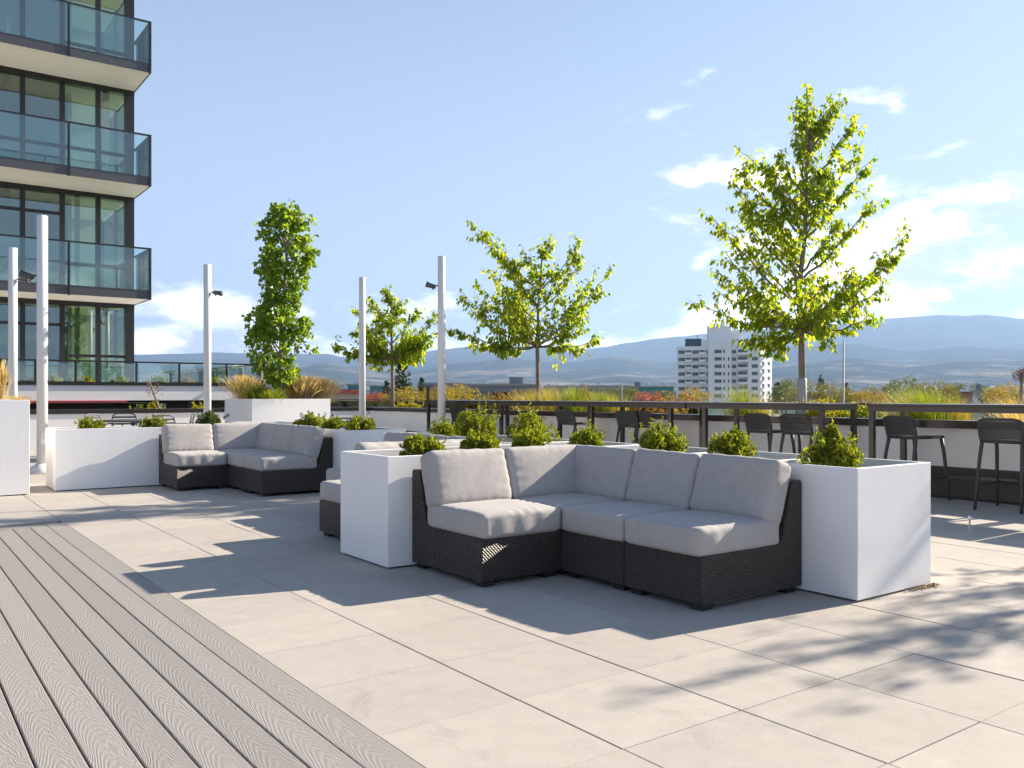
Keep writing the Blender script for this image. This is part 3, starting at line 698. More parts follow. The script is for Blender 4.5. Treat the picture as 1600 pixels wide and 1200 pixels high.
def street_tree(name, label, base, z0, fork, top, tips, lm, seed, nleaf=1.0, trunk_r=0.05, leaf=(0.085, 0.05), guard=None, fill=22, spread=1.2, crown_lo=2.6):
    """young street tree. tips: limb ends (lateral, depth, z) around the trunk; the limbs rise from the leader"""
    rnd = random.Random(seed); p = thing(name, label, 'tree', (base.x, base.y, z0), 0, 'street trees in the roof bed')
    R3, F3 = Vector((RT[0], RT[1], 0)), Vector((FW[0], FW[1], 0))
    Z = lambda z: z-z0
    lead = [Vector((0,0,0)), Vector((0.01,0,Z(fork)*0.5)), Vector((0.0,0.01,Z(fork)))]
    tl, td, tz = top; te = R3*tl+F3*td+Vector((0,0,Z(tz)))
    for k in range(1, 6): lead.append(lead[2].lerp(te, k/5)+rv(rnd)*0.05*(k < 5))
    rr = [trunk_r*1.15, trunk_r, trunk_r*0.92]+[trunk_r*(0.72-0.135*k) for k in range(5)]
    MB().tube(lead, [max(0.008, q) for q in rr], 10).build('trunk', M['bark'], p, smooth=True)
    if guard: MB().lathe([(trunk_r*1.35, 0.0), (trunk_r*1.32, Z(guard)), (trunk_r*1.15, Z(guard)+0.01)], 14).build('trunk_guard', M['guard'], p, smooth=True)
    wood = MB(); lv = MB()
    lead2 = lead[2:]
    def leaves_along(pts, n, sp):
        for _ in range(n):
            t = rnd.uniform(0.05, 1.0)**0.85; q, dr = sample(pts, t)
            q = q+rv(rnd)*sp
            d = (rv(rnd)*0.6+dr*0.45+Vector((0,0,-0.95))).normalized()
            s = rnd.uniform(0.65, 1.15)
            add_leaf(lv, q, d, (rv(rnd)*0.9+Vector((0,0,1))), leaf[0]*s, leaf[1]*s)
    def limb(end, r0, dens):
        # attach on the leader lower than the tip
        lat = math.hypot(end.x, end.y); za = max(Z(fork)+0.05, end.z-0.35-0.85*lat)
        za = min(za, te.z-0.15); t = (za-lead2[0].z)/max(0.2, te.z-lead2[0].z); a, _ = sample(lead2, max(0, min(0.97, t)))
        pts = curve_pts(a, end, -0.10*lat+0.03, 7, 0.03, rnd); Ln = (end-a).length
        wood.tube(pts, [r0*(1-0.80*i/7) for i in range(8)], 6)
        nt_ = int(5+Ln*8)
        for k in range(nt_):
            tt = rnd.uniform(0.22, 1.0); q, dr = sample(pts, tt)
            dd = (dr*0.7+rv(rnd)*0.85+Vector((0,0,0.12))).normalized(); tlw = rnd.uniform(0.14, 0.46)*(1.2-0.5*tt)
            tw = curve_pts(q, q+dd*tlw, -0.03, 3); wood.tube(tw, [0.005,0.004,0.003,0.002], 4, cap=False)
            leaves_along(tw, int(rnd.uniform(8, 12)*dens*nleaf), 0.042)
        leaves_along(pts[2:], int(Ln*16*dens*nleaf), 0.05)
    leaves_along(lead2[2:], int(70*nleaf), 0.10); leaves_along([lead2[-2].lerp(lead2[-1], 0.4), lead2[-1]], int(40*nleaf), 0.06)
    for (l, d, z) in tips:
        limb(R3*l+F3*(d if d is not None else rnd.uniform(-0.5, 0.5)*spread*0.6)+Vector((0,0,Z(z))), trunk_r*0.42, 1.0)
    for k in range(fill):
        zz = crown_lo+(tz-0.35-crown_lo)*rnd.random()**1.3; fr = (zz-crown_lo)/(tz-crown_lo)
        rad = spread*(0.35+0.65*math.sin(math.pi*min(1, 0.25+0.75*fr)))*rnd.uniform(0.45, 0.85)*(1-0.55*fr)
        rad *= 1.15 if fr < 0.5 else 0.9; a = rnd.uniform(0, 6.28); limb(Vector((math.cos(a)*rad, math.sin(a)*rad, Z(zz))), trunk_r*0.34, 0.85)
    wood.build('branches', M['bark'], p, smooth=True); lv.build('crown', lm, p)
    return p
def tree_from_px(px0, d, pts): return [((x-px0)*d/FPX, None, z_of(y, d)) for x, y in pts]

BEDZ, BEDX = 0.70, 11.70
def on_bed(px): t = (px-800)/FPX; d = BEDX/(FW[0]+t*RT[0]); return px_at(px, d), d
b, d = on_bed(1253)
S = lambda x, y: (1080+x*0.3417, 150+y*0.3417)
tp = [S(*q) for q in ((520,20),(585,15),(640,40),(600,110),(560,150),(660,50),(775,80),(795,210),(785,325),(812,490),(945,660),(900,745),(825,885),(790,1030),(600,1105),(250,1110),(340,1150),(60,940),(130,870),(140,800),(140,720),(112,520),(245,510),(205,372),(290,235),(255,320),(455,225),(360,560),(420,1160),(690,560),(600,330))]
street_tree('street_tree', 'largest yellow green street tree, before the white tower', b, BEDZ, z_of(520, d), (0.08, 0, z_of(138, d)), tree_from_px(1253, d, tp), M['leaf_lime'], 21, 1.0, 0.055, (0.108, 0.062), z_of(592, d), fill=28, spread=1.5, crown_lo=z_of(500, d))
b, d = on_bed(840)
S = lambda x, y: (690+x*0.275, 320+y*0.275)
tp = [S(*q) for q in ((165,90),(260,170),(325,290),(625,175),(800,200),(780,340),(945,400),(860,420),(800,560),(790,650),(790,715),(870,775),(700,800),(310,800),(180,780),(75,710),(190,620),(115,510),(215,445),(285,365),(480,290),(400,380))]
street_tree('street_tree', 'mid sized street tree with long stray shoots, before the grey block', b, BEDZ, z_of(545, d), (0.1, 0, z_of(385, d)), tree_from_px(840, d, tp), M['leaf_lime'], 33, 0.9, 0.046, (0.125, 0.068), None, fill=16, spread=1.35, crown_lo=z_of(520, d))
b, d = on_bed(613)
S = lambda x, y: (360+x*0.3, 300+y*0.3)
tp = [S(*q) for q in ((545,795),(640,600),(650,720),(735,560),(795,505),(895,545),(970,625),(1070,630),(1075,725),(1050,780),(1000,855),(760,880),(640,830),(880,600))]
street_tree('street_tree', 'small rounded street tree with pale trunk near the terrace corner', b, BEDZ, z_of(565, d), (0.0, 0, z_of(462, d)), tree_from_px(613, d, tp), M['leaf_lime'], 44, 0.95, 0.050, (0.135, 0.078), None, fill=22, spread=1.15, crown_lo=z_of(548, d))
# the next tree of the row, out of the picture to the right: its shade falls across the paving
street_tree('street_tree', 'yellow green street tree beyond the end of the bar counter', Vector((11.7, 1.55, 0)), BEDZ, 2.1, (0.0, 0, 4.7),
            [(1.1,0.3,3.6),(-1.1,0.2,3.5),(0.9,-0.6,3.1),(-0.9,0.6,3.0),(0.5,0.8,4.0),(-0.5,-0.8,3.9),(0.6,0.1,4.3)], M['leaf_lime'], 55, 0.38, 0.052, (0.095, 0.055), None, fill=14, spread=1.2, crown_lo=2.5)

def columnar_tree():
    rnd = random.Random(8); b = px_at(437, 15.75); z0 = 1.08
    p = thing('columnar_maple', 'narrow columnar green maple in the tall square planter', 'tree', (b.x, b.y, z0))
    R3, F3 = Vector((RT[0], RT[1], 0)), Vector((FW[0], FW[1], 0)); d = 15.75; Z = lambda y: z_of(y, d)-z0; Lx = lambda x: (x-437)*d/FPX
    prof = [(600,437,12),(585,436,26),(560,433,42),(530,432,47),(505,434,46),(480,436,36),(455,438,32),(430,441,34),(405,448,40),(385,449,42),(365,446,40),(345,447,34),(330,447,25),(320,450,10)]
    top = Vector((0,0,0))+R3*Lx(450)+Vector((0,0,Z(335)))
    tr = curve_pts(Vector((0,0,0)), top, 0, 8, 0.02, rnd); MB().tube(tr, [0.055-0.005*i for i in range(9)], 9).build('trunk', M['bark'], p, smooth=True)
    w = MB(); m = MB()
    for k in range(26):
        t = rnd.uniform(0.06, 0.85); a, _ = sample(tr, t); an = rnd.uniform(0, 6.28); r = 0.32; e = a+Vector((math.cos(an)*r, math.sin(an)*r, rnd.uniform(0.5, 0.9)))
        e.z = min(e.z, Z(330)); w.tube(curve_pts(a, e, -0.08, 5), [0.018,0.015,0.012,0.009,0.006,0.004], 5)
    w.tube(curve_pts(Vector((0,0,0.15)), R3*0.24+Vector((0,0,0.75)), -0.05, 5), [0.025,0.02,0.017,0.013,0.01,0.006], 6)
    def prof_at(y):
        for (y0,c0,w0),(y1,c1,w1) in zip(prof[:-1], prof[1:]):
            if y1 <= y <= y0: f = (y0-y)/(y0-y1); return c0+(c1-c0)*f, w0+(w1-w0)*f
        return 440, 10
    clumps = []
    for k in range(300):
        y = rnd.uniform(322, 600); c, hw = prof_at(y); an = rnd.uniform(0, 6.28); rr = hw*d/FPX*math.sqrt(rnd.uniform(0.15, 1.0))*rnd.uniform(0.70, 1.24)
        clumps.append(R3*(Lx(c)+math.cos(an)*rr)+F3*(math.sin(an)*rr*0.9)+Vector((0,0,Z(y))))
    for x, y in ((392,500),(398,515),(390,530),(402,508),(425,325),(430,332),(482,380),(486,395),(478,372),(484,545)): clumps += [R3*(Lx(x)+rnd.uniform(-.06,.06))+F3*rnd.uniform(-.1,.1)+Vector((0,0,Z(y)))]*1
    for c in clumps:
        for _ in range(rnd.randint(11, 17)):
            q = c+rv(rnd)*rnd.uniform(0.02, 0.13); dd = (rv(rnd)*0.8+Vector((0,0,-0.7))+Vector((c.x, c.y, 0))*0.5).normalized(); s = rnd.uniform(0.7, 1.2)
            add_leaf(m, q, dd, rv(rnd)+Vector((0,0,1)), 0.098*s, 0.088*s)
    w.build('branches', M['bark'], p, smooth=True); m.build('crown', M['leaf_maple'], p)
columnar_tree()

# ------------------------------------------------------------------ low shrubs and grasses
def shrub_parts(p, w, h, lm, seed, n=1500, leaf=(0.026, 0.016), spikes=5, pointed=False):
    rnd = random.Random(seed); m = MB(); st_ = MB(); rx = w/2; n = int(n*1.7)
    lobes = []
    for k in range(rnd.randint(9, 14)):
        a = rnd.uniform(0, 6.28); q = rnd.uniform(0.1, 0.92); z = rnd.uniform(0.10, 0.40)+rnd.uniform(0, 0.46)*(1-q*0.7)
        lobes.append((Vector((math.cos(a)*rx*q*(1.15-0.45*z), math.sin(a)*rx*q*(1.15-0.5*z), h*z)), rnd.uniform(0.13, 0.31)*min(w, h*1.15)))
    lobes.append((Vector((0,0,h*0.30)), 0.36*min(w, h*1.2)))
    if pointed: lobes += [(Vector((0.0,0.0,h*0.86)), 0.10*h), (Vector((0.01,0.0,h*0.72)), 0.15*h)]
    for k in range(n):
        c, r = lobes[rnd.randrange(len(lobes))]; v = rv(rnd); q = c+v*r*rnd.uniform(0.55, 1.0)**0.5
        if q.z < 0.012: q.z = rnd.uniform(0.012, 0.06)
        d = (v*0.7+Vector((0,0,0.75))+rv(rnd)*0.55).normalized(); s = rnd.uniform(0.7, 1.25); add_leaf(m, q, d, rv(rnd), leaf[0]*s, leaf[1]*s)
    for k in range(spikes*5):               # young shoots that break the outline
        a = rnd.uniform(0, 6.28); q = rnd.uniform(0, 0.95)*rx; b = Vector((math.cos(a)*q, math.sin(a)*q, h*rnd.uniform(0.45, 0.84)*(1.05-0.35*q/rx))); e = b+Vector((math.cos(a)*0.05*q/rx, math.sin(a)*0.05*q/rx, rnd.uniform(0.04, 0.17)*h*2.2))
        for j in range(14):
            t = j/13; add_leaf(m, b.lerp(e, t)+rv(rnd)*0.006, (rv(rnd)+Vector((0,0,0.9))).normalized(), rv(rnd), leaf[0], leaf[1])
    for k in range(7):
        a = rnd.uniform(0, 6.28); q = rnd.uniform(0.2, 0.6)*rx; st_.tube(curve_pts(Vector((math.cos(a)*0.02, math.sin(a)*0.02, -0.03)), Vector((math.cos(a)*q, math.sin(a)*q, h*0.7)), 0.02, 3), [0.006,0.005,0.004,0.002], 5)
    st_.build('stem', M['stem'], p); m.build('foliage', lm, p)
def shrub(px, d, z, w, h, label, lm='leaf_box', seed=0, n=1500, name='boxwood_shrub', group=None, **k):
    b = px_at(px, d); p = thing(name, label, 'shrub', (b.x, b.y, z), random.uniform(0, 6), group)
    shrub_parts(p, w*1.10, h, M[lm], seed, n, **k); return p
SZ = PH-0.080
def box_d(px, X=None, Y=None):
    t = (px-800)/FPX; return (X/(FW[0]+t*RT[0])) if X else (Y/(FW[1]+t*RT[1]))
gb = 'boxwood shrubs in the near planter'
def near_shrub(px, d, top, bot, wpx, label, **k):
    h = (bot-top)*d/FPX*0.97; shrub(px, d, SZ, wpx*d/FPX*1.0, (z_of(top, d)-SZ)*0.93, label, group=gb, **k)
near_shrub(653, box_d(653, Y=5.66), 679, 712, 70, 'low spreading boxwood shrub in the planter wing nearest its free end', seed=1, n=1700)
near_shrub(751, box_d(751, Y=5.70), 668, 706, 60, 'bright boxwood shrub just behind the sunlit back cushion', seed=2, n=1700)
near_shrub(829, box_d(829, Y=5.72), 664, 703, 62, 'boxwood shrub behind the sofa corner with another shrub right behind it', seed=3, n=1700)
near_shrub(752, box_d(752, X=5.02), 624, 690, 58, 'tall dense round boxwood standing behind the bright boxwood', seed=4, n=2600)
near_shrub(826, box_d(826, X=5.02), 634, 690, 62, 'dark cored round boxwood behind the sofa corner shrub', seed=5, n=2300)
near_shrub(694, box_d(694, X=4.95), 650, 686, 42, 'small round boxwood beside the white pole foot', seed=6, n=1400)
near_shrub(920, box_d(920, X=5.05), 660, 700, 54, 'domed boxwood shrub behind the first long side cushion', seed=7, n=1700)
near_shrub(1029, box_d(1029, X=5.0), 656, 710, 74, 'broad loose yellow green boxwood with ragged top', seed=8, n=2000, spikes=7)
near_shrub(1147, box_d(1147, X=4.98), 670, 716, 64, 'boxwood shrub with reddish tips and thin upright shoots', seed=9, n=1800, spikes=7)
near_shrub(1299, box_d(1299, X=4.93), 660, 726, 72, 'dark green boxwood with one tall pointed leader in the end box', seed=10, n=2300, pointed=True, lm='leaf_box')
gb = 'shrubs in the far planter'
near_shrub(486, box_d(486, X=4.98), 643, 672, 44, 'yellow green boxwood behind the far sofa nearest its corner', seed=11, n=1300, leaf=(0.032, 0.02))
near_shrub(522, box_d(522, X=4.98), 649, 672, 34, 'middle small boxwood of three at the far planter end', seed=12, n=1100, leaf=(0.032, 0.02))
near_shrub(560, box_d(560, X=5.05), 647, 672, 40, 'end boxwood of three with a pale stone beside it', seed=13, n=1200, leaf=(0.032, 0.02))
near_shrub(139, box_d(139, Y=12.5), 650, 672, 36, 'low feathery green shrub at the pole end of the long planter', seed=14, n=900, leaf=(0.035, 0.016))
near_shrub(240, box_d(240, Y=12.5), 650, 669, 34, 'low grassy shrub in front of the dining chairs', seed=15, n=900, leaf=(0.035, 0.014))
near_shrub(331, box_d(331, Y=12.55), 641, 666, 38, 'dark spiky shrub at the foot of a white pole', seed=16, n=900, lm='leaf_box_dark', leaf=(0.045, 0.016))

def grass(loc, h, w, n, label, gm, seed, name='grass_clump', group='ornamental grasses', lean=(0,0), bw=0.007, plume=0):
    rnd = random.Random(seed); m = MB(); p = Vector(loc)
    n = int(n*2.6); bw = max(0.0022, bw*0.55)
    for k in range(n):
        a = rnd.uniform(0, 6.28); r0 = abs(rnd.gauss(0, 0.17))*w; L_ = h*rnd.uniform(0.40, 1.0)**0.8*1.06; out = rnd.uniform(-0.08, 0.48)*w*(1.25-0.5*L_/h)
        b = Vector((math.cos(a)*r0, math.sin(a)*r0, -0.02)); tip = b+Vector((math.cos(a)*out+lean[0]*L_, math.sin(a)*out+lean[1]*L_, L_))+Vector((rnd.gauss(0, 0.06), rnd.gauss(0, 0.06), 0)); s = Vector((-math.sin(a), math.cos(a), 0))
        s = (s+rv(rnd)*0.6).normalized(); prev = None
        for i in range(5):
            t = i/4; q = b.lerp(tip, t); q.z = b.z+(tip.z-b.z)*(t**0.85)-0.10*out*t**3; q.x = b.x+(tip.x-b.x)*t**1.7; q.y = b.y+(tip.y-b.y)*t**1.7
            ww = bw*(1-t**2*0.95)
            if plume and t > 0.7: ww = bw*2.0*(1.02-t)/0.3+0.001
            m.v += [tuple(q-s*ww), tuple(q+s*ww)]
            if i: e = len(m.v); m.f.append((e-4, e-3, e-1, e-2))
    o = m.build(name, M[gm], None, loc); return tag(o, label, 'grass', group)
def bed_grass(px, X, top, w, n, label, gm, seed, **k):
    d = box_d(px, X=X); b = px_at(px, d, BEDZ-0.01); grass(b, z_of(top, d)-BEDZ, w, n, label, gm, seed, **k)
bed_grass(1452, 11.25, 598, 1.0, 420, 'large arching green grass clump behind the outer bar table', 'grass_green', 1, lean=(-0.12, 0.22), bw=0.006)
bed_grass(1424, 11.35, 608, 0.9, 260, 'golden arching grass beside the large green clump', 'grass_gold', 2, lean=(-0.1, 0.25), bw=0.005)
bed_grass(1490, 11.6, 614, 0.7, 200, 'low golden grass tuft beyond the large green clump', 'grass_gold', 12, bw=0.006)
bed_grass(1158, 11.45, 597, 0.85, 300, 'pale green feathery grass in front of the white tower', 'grass_green', 3, lean=(0.0, 0.05), bw=0.005)
bed_grass(1190, 11.7, 612, 0.7, 180, 'wispy grass at the foot of the largest street tree', 'grass_gold', 13, bw=0.005)
bed_grass(897, 11.40, 600, 0.95, 420, 'bright green grass clump in line with the third bar table', 'grass_green', 4, bw=0.008)
bed_grass(868, 11.6, 601, 1.1, 360, 'golden grass leaning beside the mid sized street tree trunk', 'grass_gold', 5, lean=(-0.1, 0.2), bw=0.007)
bed_grass(830, 11.8, 604, 1.1, 320, 'golden grass before the mid sized street tree', 'grass_gold', 6, bw=0.008)
bed_grass(938, 11.5, 604, 0.9, 300, 'thin green grass clump beside the bright green one', 'grass_green', 7, bw=0.006)
bed_grass(963, 11.7, 612, 0.9, 220, 'sparse olive grass by the thin grey post', 'grass_gold', 8, bw=0.007)
bed_grass(1592, 11.4, 612, 0.8, 160, 'dry tan grass at the outer end of the bed', 'grass_tan', 9, lean=(0, 0.25), bw=0.005)
def bed_shrub(px, X, top, w, label, lm, seed, n=1000, lf=(0.05, 0.03)):
    d = box_d(px, X=X); shrub(px, d, BEDZ-0.01, w, z_of(top, d)-BEDZ, label, lm=lm, seed=seed, n=n, name='bed_shrub', group='autumn shrubs in the roof bed', leaf=lf)
bed_shrub(780, 11.7, 612, 0.9, 'rust coloured low shrub behind the far bar table', 'leaf_rust', 61)
bed_shrub(808, 12.0, 611, 0.8, 'orange brown shrub before the grey block', 'leaf_rust', 62)
bed_shrub(915, 11.9, 606, 0.8, 'bronze shrub between two green grasses', 'leaf_rust', 63)
bed_shrub(1285, 11.6, 622, 0.7, 'low yellow shrub right of the largest tree trunk', 'leaf_yellow', 64, 800)
bed_shrub(1345, 11.8, 630, 0.7, 'low yellow green shrub seen through the counter gap', 'leaf_box', 65, 800)
bed_shrub(1590, 12.2, 632, 0.8, 'yellow shrub low behind the outermost stool', 'leaf_yellow', 66, 800)
bed_shrub(1040, 12.0, 626, 0.9, 'orange shrub low behind the middle bar table', 'leaf_rust', 67, 900)
bed_shrub(640, 12.3, 626, 0.9, 'yellow shrub low behind the terrace corner wall', 'leaf_yellow', 68, 900)
# the two tall planters
c = px_at(405, 15.9, 1.085); grass(c, 0.36, 0.75, 380, 'green grass tuft at the left of the columnar maple', 'grass_green', 21, bw=0.010)
c = px_at(424, 15.4, 1.085); grass(c, 0.27, 0.60, 260, 'short yellow green grass at the foot of the columnar maple', 'grass_green', 22, bw=0.010)
c = px_at(383, 16.5, 1.085); grass(c, 0.52, 0.75, 420, 'thin dry grass fanning over the square planter', 'grass_tan', 23, bw=0.0025, plume=1)
c = px_at(470, 16.2, 1.085); grass(c, 0.50, 0.80, 900, 'dense tan fountain grass right of the columnar maple', 'grass_tan', 24, bw=0.006, plume=1)
c = px_at(494, 16.5, 1.085); grass(c, 0.46, 0.80, 850, 'tan fountain grass at the corner of the square planter', 'grass_tan', 25, bw=0.006, plume=1)
c = px_at(2, 12.9, 1.09); grass(c, 0.66, 0.22, 45, 'tall rusty dried grass in the tall left planter', 'grass_tan', 26, bw=0.009, plume=1)
c = px_at(26, 12.5, 1.09); grass(c, 0.14, 0.40, 200, 'short orange tuft at the rim of the tall left planter', 'grass_tan', 27, bw=0.007)
o = MB().lathe([(0.05,0),(0.085,0.03),(0.07,0.075),(0.03,0.095)], 9).build('stone', M['stucco'], None, (*px_at(537, box_d(537, X=4.86))[:2], SZ-0.01), bevel=0.0)
tag(o, 'pale rounded stone between the small far boxwoods', 'stone')

# ------------------------------------------------------------------ roof bed and outer railing
tag(MB().box(WALLX+0.222, 13.4, -4.0, 34.0, -0.3, BEDZ).build('planting_bed', M['soil']), kind='structure')
tag(MB().box(WALLX+0.222, 13.4, 20.83, 34.0, BEDZ+0.0, BEDZ+0.004).build('bed_mulch', M['soil']), kind='structure')
def outer_rail():
    p = thing('outer_railing', 'thin dark metal railing along the outer roof edge', 'railing', (13.25, 0, 0))
    MB().box(-0.025, 0.025, -3.9, 33.9, 1.045, 1.075).build('top_rail', M['bronze'], p)
    y = -3.0
    while y < 33: MB().box(-0.02, 0.02, y-0.02, y+0.02, BEDZ-0.02, 1.0445).build('post', M['bronze'], p); y += 1.5
    y = -3.0
    while y < 31.4: MB().box(-0.005, 0.005, y+0.03, y+1.47, BEDZ+0.03, 1.02).build('glass_panel', M['railglass'], p); y += 1.5
outer_rail()
b, d = on_bed(971)
o = thing('bed_post', 'thin pale grey post standing among the grasses', 'post', (b.x, b.y, BEDZ-0.02))
MB().lathe([(0.02,0),(0.02,z_of(601,d)-BEDZ),(0.014,z_of(600,d)-BEDZ+0.01)], 10).build('post', M['guard'], o)
# ------------------------------------------------------------------ glass apartment block across the gap
def apartments():
    XE, YF, YB, YR = 5.65, 25.2, 23.35, 22.9
    def xat(px, Y): t = (px-800)/FPX; d = Y/(FW[1]+t*RT[1]); return d*(FW[0]+t*RT[0])
    p = thing('apartment_block', 'glass fronted apartment block with dark frames and glazed balconies', 'building', (0, YF, 0))
    B = lambda n, m, x0, x1, y0, y1, z0, z1, par=p, **k: MB().box(x0, x1, y0-YF, y1-YF, z0, z1).build(n, M[m], par, **k)
    floors = [1.46, 3.85, 6.74, 9.63, 12.52]; XL = -9.0
    mull = [xat(q, YF) for q in (153, 97, 35, -25, -85, -150, -220)]
    for k, z in enumerate(floors):
        if k:
            sl = B('balcony', 'soffit', XL, XE, YB+0.02, YF-0.12, z-0.18, z)
            MB().box(XL, XE+0.02, YB-YF, YB+0.018-YF, z-0.20, z+0.03).build('fascia', M['lampgrey'], sl)
            MB().box(XE+0.001, XE+0.02, YB+0.019-YF, -0.121, z-0.20, z+0.03).build('fascia', M['lampgrey'], sl)
            # glazed balustrade
            posts = [XE-0.03]; x = XE-0.03
            while x > XL+0.5: x -= 1.86; posts.append(x)
            rl = MB().box(XL, XE+0.02, YB-YF-0.005, YB+0.045-YF, z+1.07, z+1.11).box(XE-0.03, XE+0.02, YB+0.0455-YF, -0.125, z+1.07, z+1.11).build('handrail', M['frame'], sl)
            for q in posts: MB().box(q-0.025, q+0.025, YB-0.03-YF, YB-0.001-YF, z-0.22, z+1.069).build('rail_post', M['frame'], sl)
            MB().box(XE-0.015, XE+0.015, YB+0.9-YF, YB+0.95-YF, z+0.001, z+1.069).build('rail_post', M['frame'], sl)
            for a, b_ in zip(posts[1:], posts[:-1]): MB().box(a+0.03, b_-0.03, YB-0.012-YF, YB-0.002-YF, z+0.035, z+1.068).build('rail_glass', M['railglass'], sl)
            MB().box(XE+0.021, XE+0.031, YB+0.05-YF, -0.13, z+0.035, z+1.068).build('rail_glass', M['railglass'], sl)
            B('floor_plate', 'soffit', XL, XE-0.06, YF-0.11, 31.0, z-0.19, z-0.01)
            B('slab_edge', 'frame', XL, XE+0.004, YF-0.116, YF-0.111, z-0.30, z+0.0)
        z1 = (floors[k+1] if k+1 < len(floors) else z+2.9)-0.19
        B('corner_column', 'frame', XE-0.22, XE, YF-0.10, YF+0.14, z, z1)
        xs = [XE-0.22]+mull
        for i, q in enumerate(mull): B('mullion', 'frame', q-0.055, q+0.055, YF-0.08, YF+0.08, z, z1)
        for i in range(len(xs)-1):
            a, b_ = xs[i+1]+0.056, xs[i]-(0.001 if i == 0 else 0.056)
            w_ = B('window', 'glass', a, b_, YF-0.006, YF+0.006, z+0.05, z1-0.05)
            tz = [z+0.79] if (k == 0 and i < 2) or (k and i in (0, 1)) else [z1-0.62]
            if k == 2: tz = [z+0.95]
            for q in tz: MB().box(a, b_, -0.05, 0.05, q-0.035, q+0.035).build('transom', M['frame'], w_)
            MB().box(a, b_, -0.05, 0.05, z, z+0.0495).build('transom', M['frame'], w_); MB().box(a, b_, -0.05, 0.05, z1-0.0495, z1).build('transom', M['frame'], w_)
        # corner room is glazed round the end; rooms behind have walls and curtains
        for a, b_ in ((YF+0.2, YF+1.9), (YF+2.0, YF+3.7)):
            w_ = B('window', 'glass', XE-0.05, XE-0.038, a, b_, z+0.02, z1-0.02)
            MB().box(XE-0.09, XE-0.01, b_-YF, b_+0.099-YF, z, z1).build('mullion', M['frame'], w_)
        B('back_wall', 'interior', XL, XE-0.1, YF+3.9, YF+4.0, z, z1)
        B('partition', 'interior2', mull[0]-0.55, mull[0]-0.45, YF+1.1, YF+3.899, z, z1)
        B('partition', 'interior', mull[2]-0.3, mull[2]-0.2, YF+0.5, YF+3.899, z, z1)
        if k in (0, 2): B('curtain', 'curtain', mull[0]+0.15, mull[0]+0.33, YF+0.25, YF+0.33, z+0.02, z1-0.02)
        if k in (0, 1): B('curtain', 'curtain', mull[1]+0.35, mull[1]+0.46, YF+0.25, YF+0.33, z+0.02, z1-0.02)
        B('room_floor', 'room_floor', XL, XE-0.1, YF+0.10, YF+3.899, z-0.009, z+0.004)
    B('roof_plate', 'soffit', XL, XE, YB, 31.0, 15.4, 15.7)
    # podium that carries the block: white band, coping, red fascia over a dark recess
    q = thing('podium', 'white podium wall with dark coping and red fascia under the apartment block', 'building', (0, YR, 0))
    C = lambda n, m, x0, x1, y0, y1, z0, z1, **k: MB().box(x0, x1, y0-YR, y1-YR, z0, z1).build(n, M[m], q, **k)
    C('wall', 'stucco', -9.0, 8.5, YR, 33.0, 1.08, 1.448); C('coping', 'frame', -9.0, 8.53, YR-0.03, YR+0.25, 1.449, 1.53)
    C('recess', 'darkslat', -9.0, 8.4, YR+0.7, 33.0, -12.0, 1.079)
    xa, xb = xat(78, YR), xat(198, YR)
    C('fascia', 'red', -9.0, xb, YR-0.05, YR+0.05, 1.030, 1.0795)
    C('soffit', 'darkslat', -9.0, xb+0.6, YR-0.03, YR+0.6, 1.005, 1.0295)
    for pxx in (218, 246, 300): C('pier', 'darkslat', xat(pxx, YR)-0.05, xat(pxx, YR)+0.05, YR+0.2, YR+0.3, -0.3, 1.079)
    C('low_wall', 'stucco', xat(242, YR)+0.1, xat(262, YR)+0.1, YR+0.55, YR+0.65, 0.2, 1.0)
    # terrace railing
    r = thing('terrace_railing', 'glass railing with thin dark posts on top of the podium', 'railing', (0, YR+0.1, 1.53))
    T = lambda n, m, x0, x1, y0, y1, z0, z1: MB().box(x0, x1, y0-YR-0.1, y1-YR-0.1, z0-1.53, z1-1.53).build(n, M[m], r)
    T('top_rail', 'frame', -9.0, 8.40, YR+0.08, YR+0.12, 2.01, 2.05)
    ps = [xat(a, YR+0.1) for a in (354, 280, 213, 152, 118, 55, 0, -60, -120)]+[8.38]; ps.sort()
    for a in ps: T('post', 'frame', a-0.022, a+0.022, YR+0.082, YR+0.118, 1.50, 2.009)
    for a, b_ in zip(ps[:-1], ps[1:]): T('glass_panel', 'railglass', a+0.03, b_-0.03, YR+0.096, YR+0.104, 1.55, 1.99)
    T('top_rail', 'frame', 8.36, 8.40, YR+0.121, 32.9, 2.01, 2.05)
    y = YR+1.3
    while y < 32.8: T('post', 'frame', 8.362, 8.398, y-0.02, y+0.02, 1.45, 2.009); y += 1.3
    y = YR+0.1
    while y < 31.5: T('glass_panel', 'railglass', 8.376, 8.384, y+0.05, y+1.25, 1.50, 1.99); y += 1.3
    # beige service box at the podium's end
    s = thing('service_box', 'beige rendered service box at the end of the podium terrace', 'service box', (*px_at(396, 27.0)[:2], 1.40), 0)
    m = mat('beige_render', (0.52, 0.44, 0.34), 0.9, noise=(5, 0.08))
    MB().box(-0.45, 0.45, -0.4, 0.4, 0, 0.70).build('body', m, s, bevel=0.01); MB().box(-0.48, 0.48, -0.43, 0.43, 0.701, 0.74).build('cap', M['soffit'], s)
    MB().box(0.0, 0.02, -0.403, -0.4005, 0.02, 0.68).build('joint', M['lampgrey'], s)
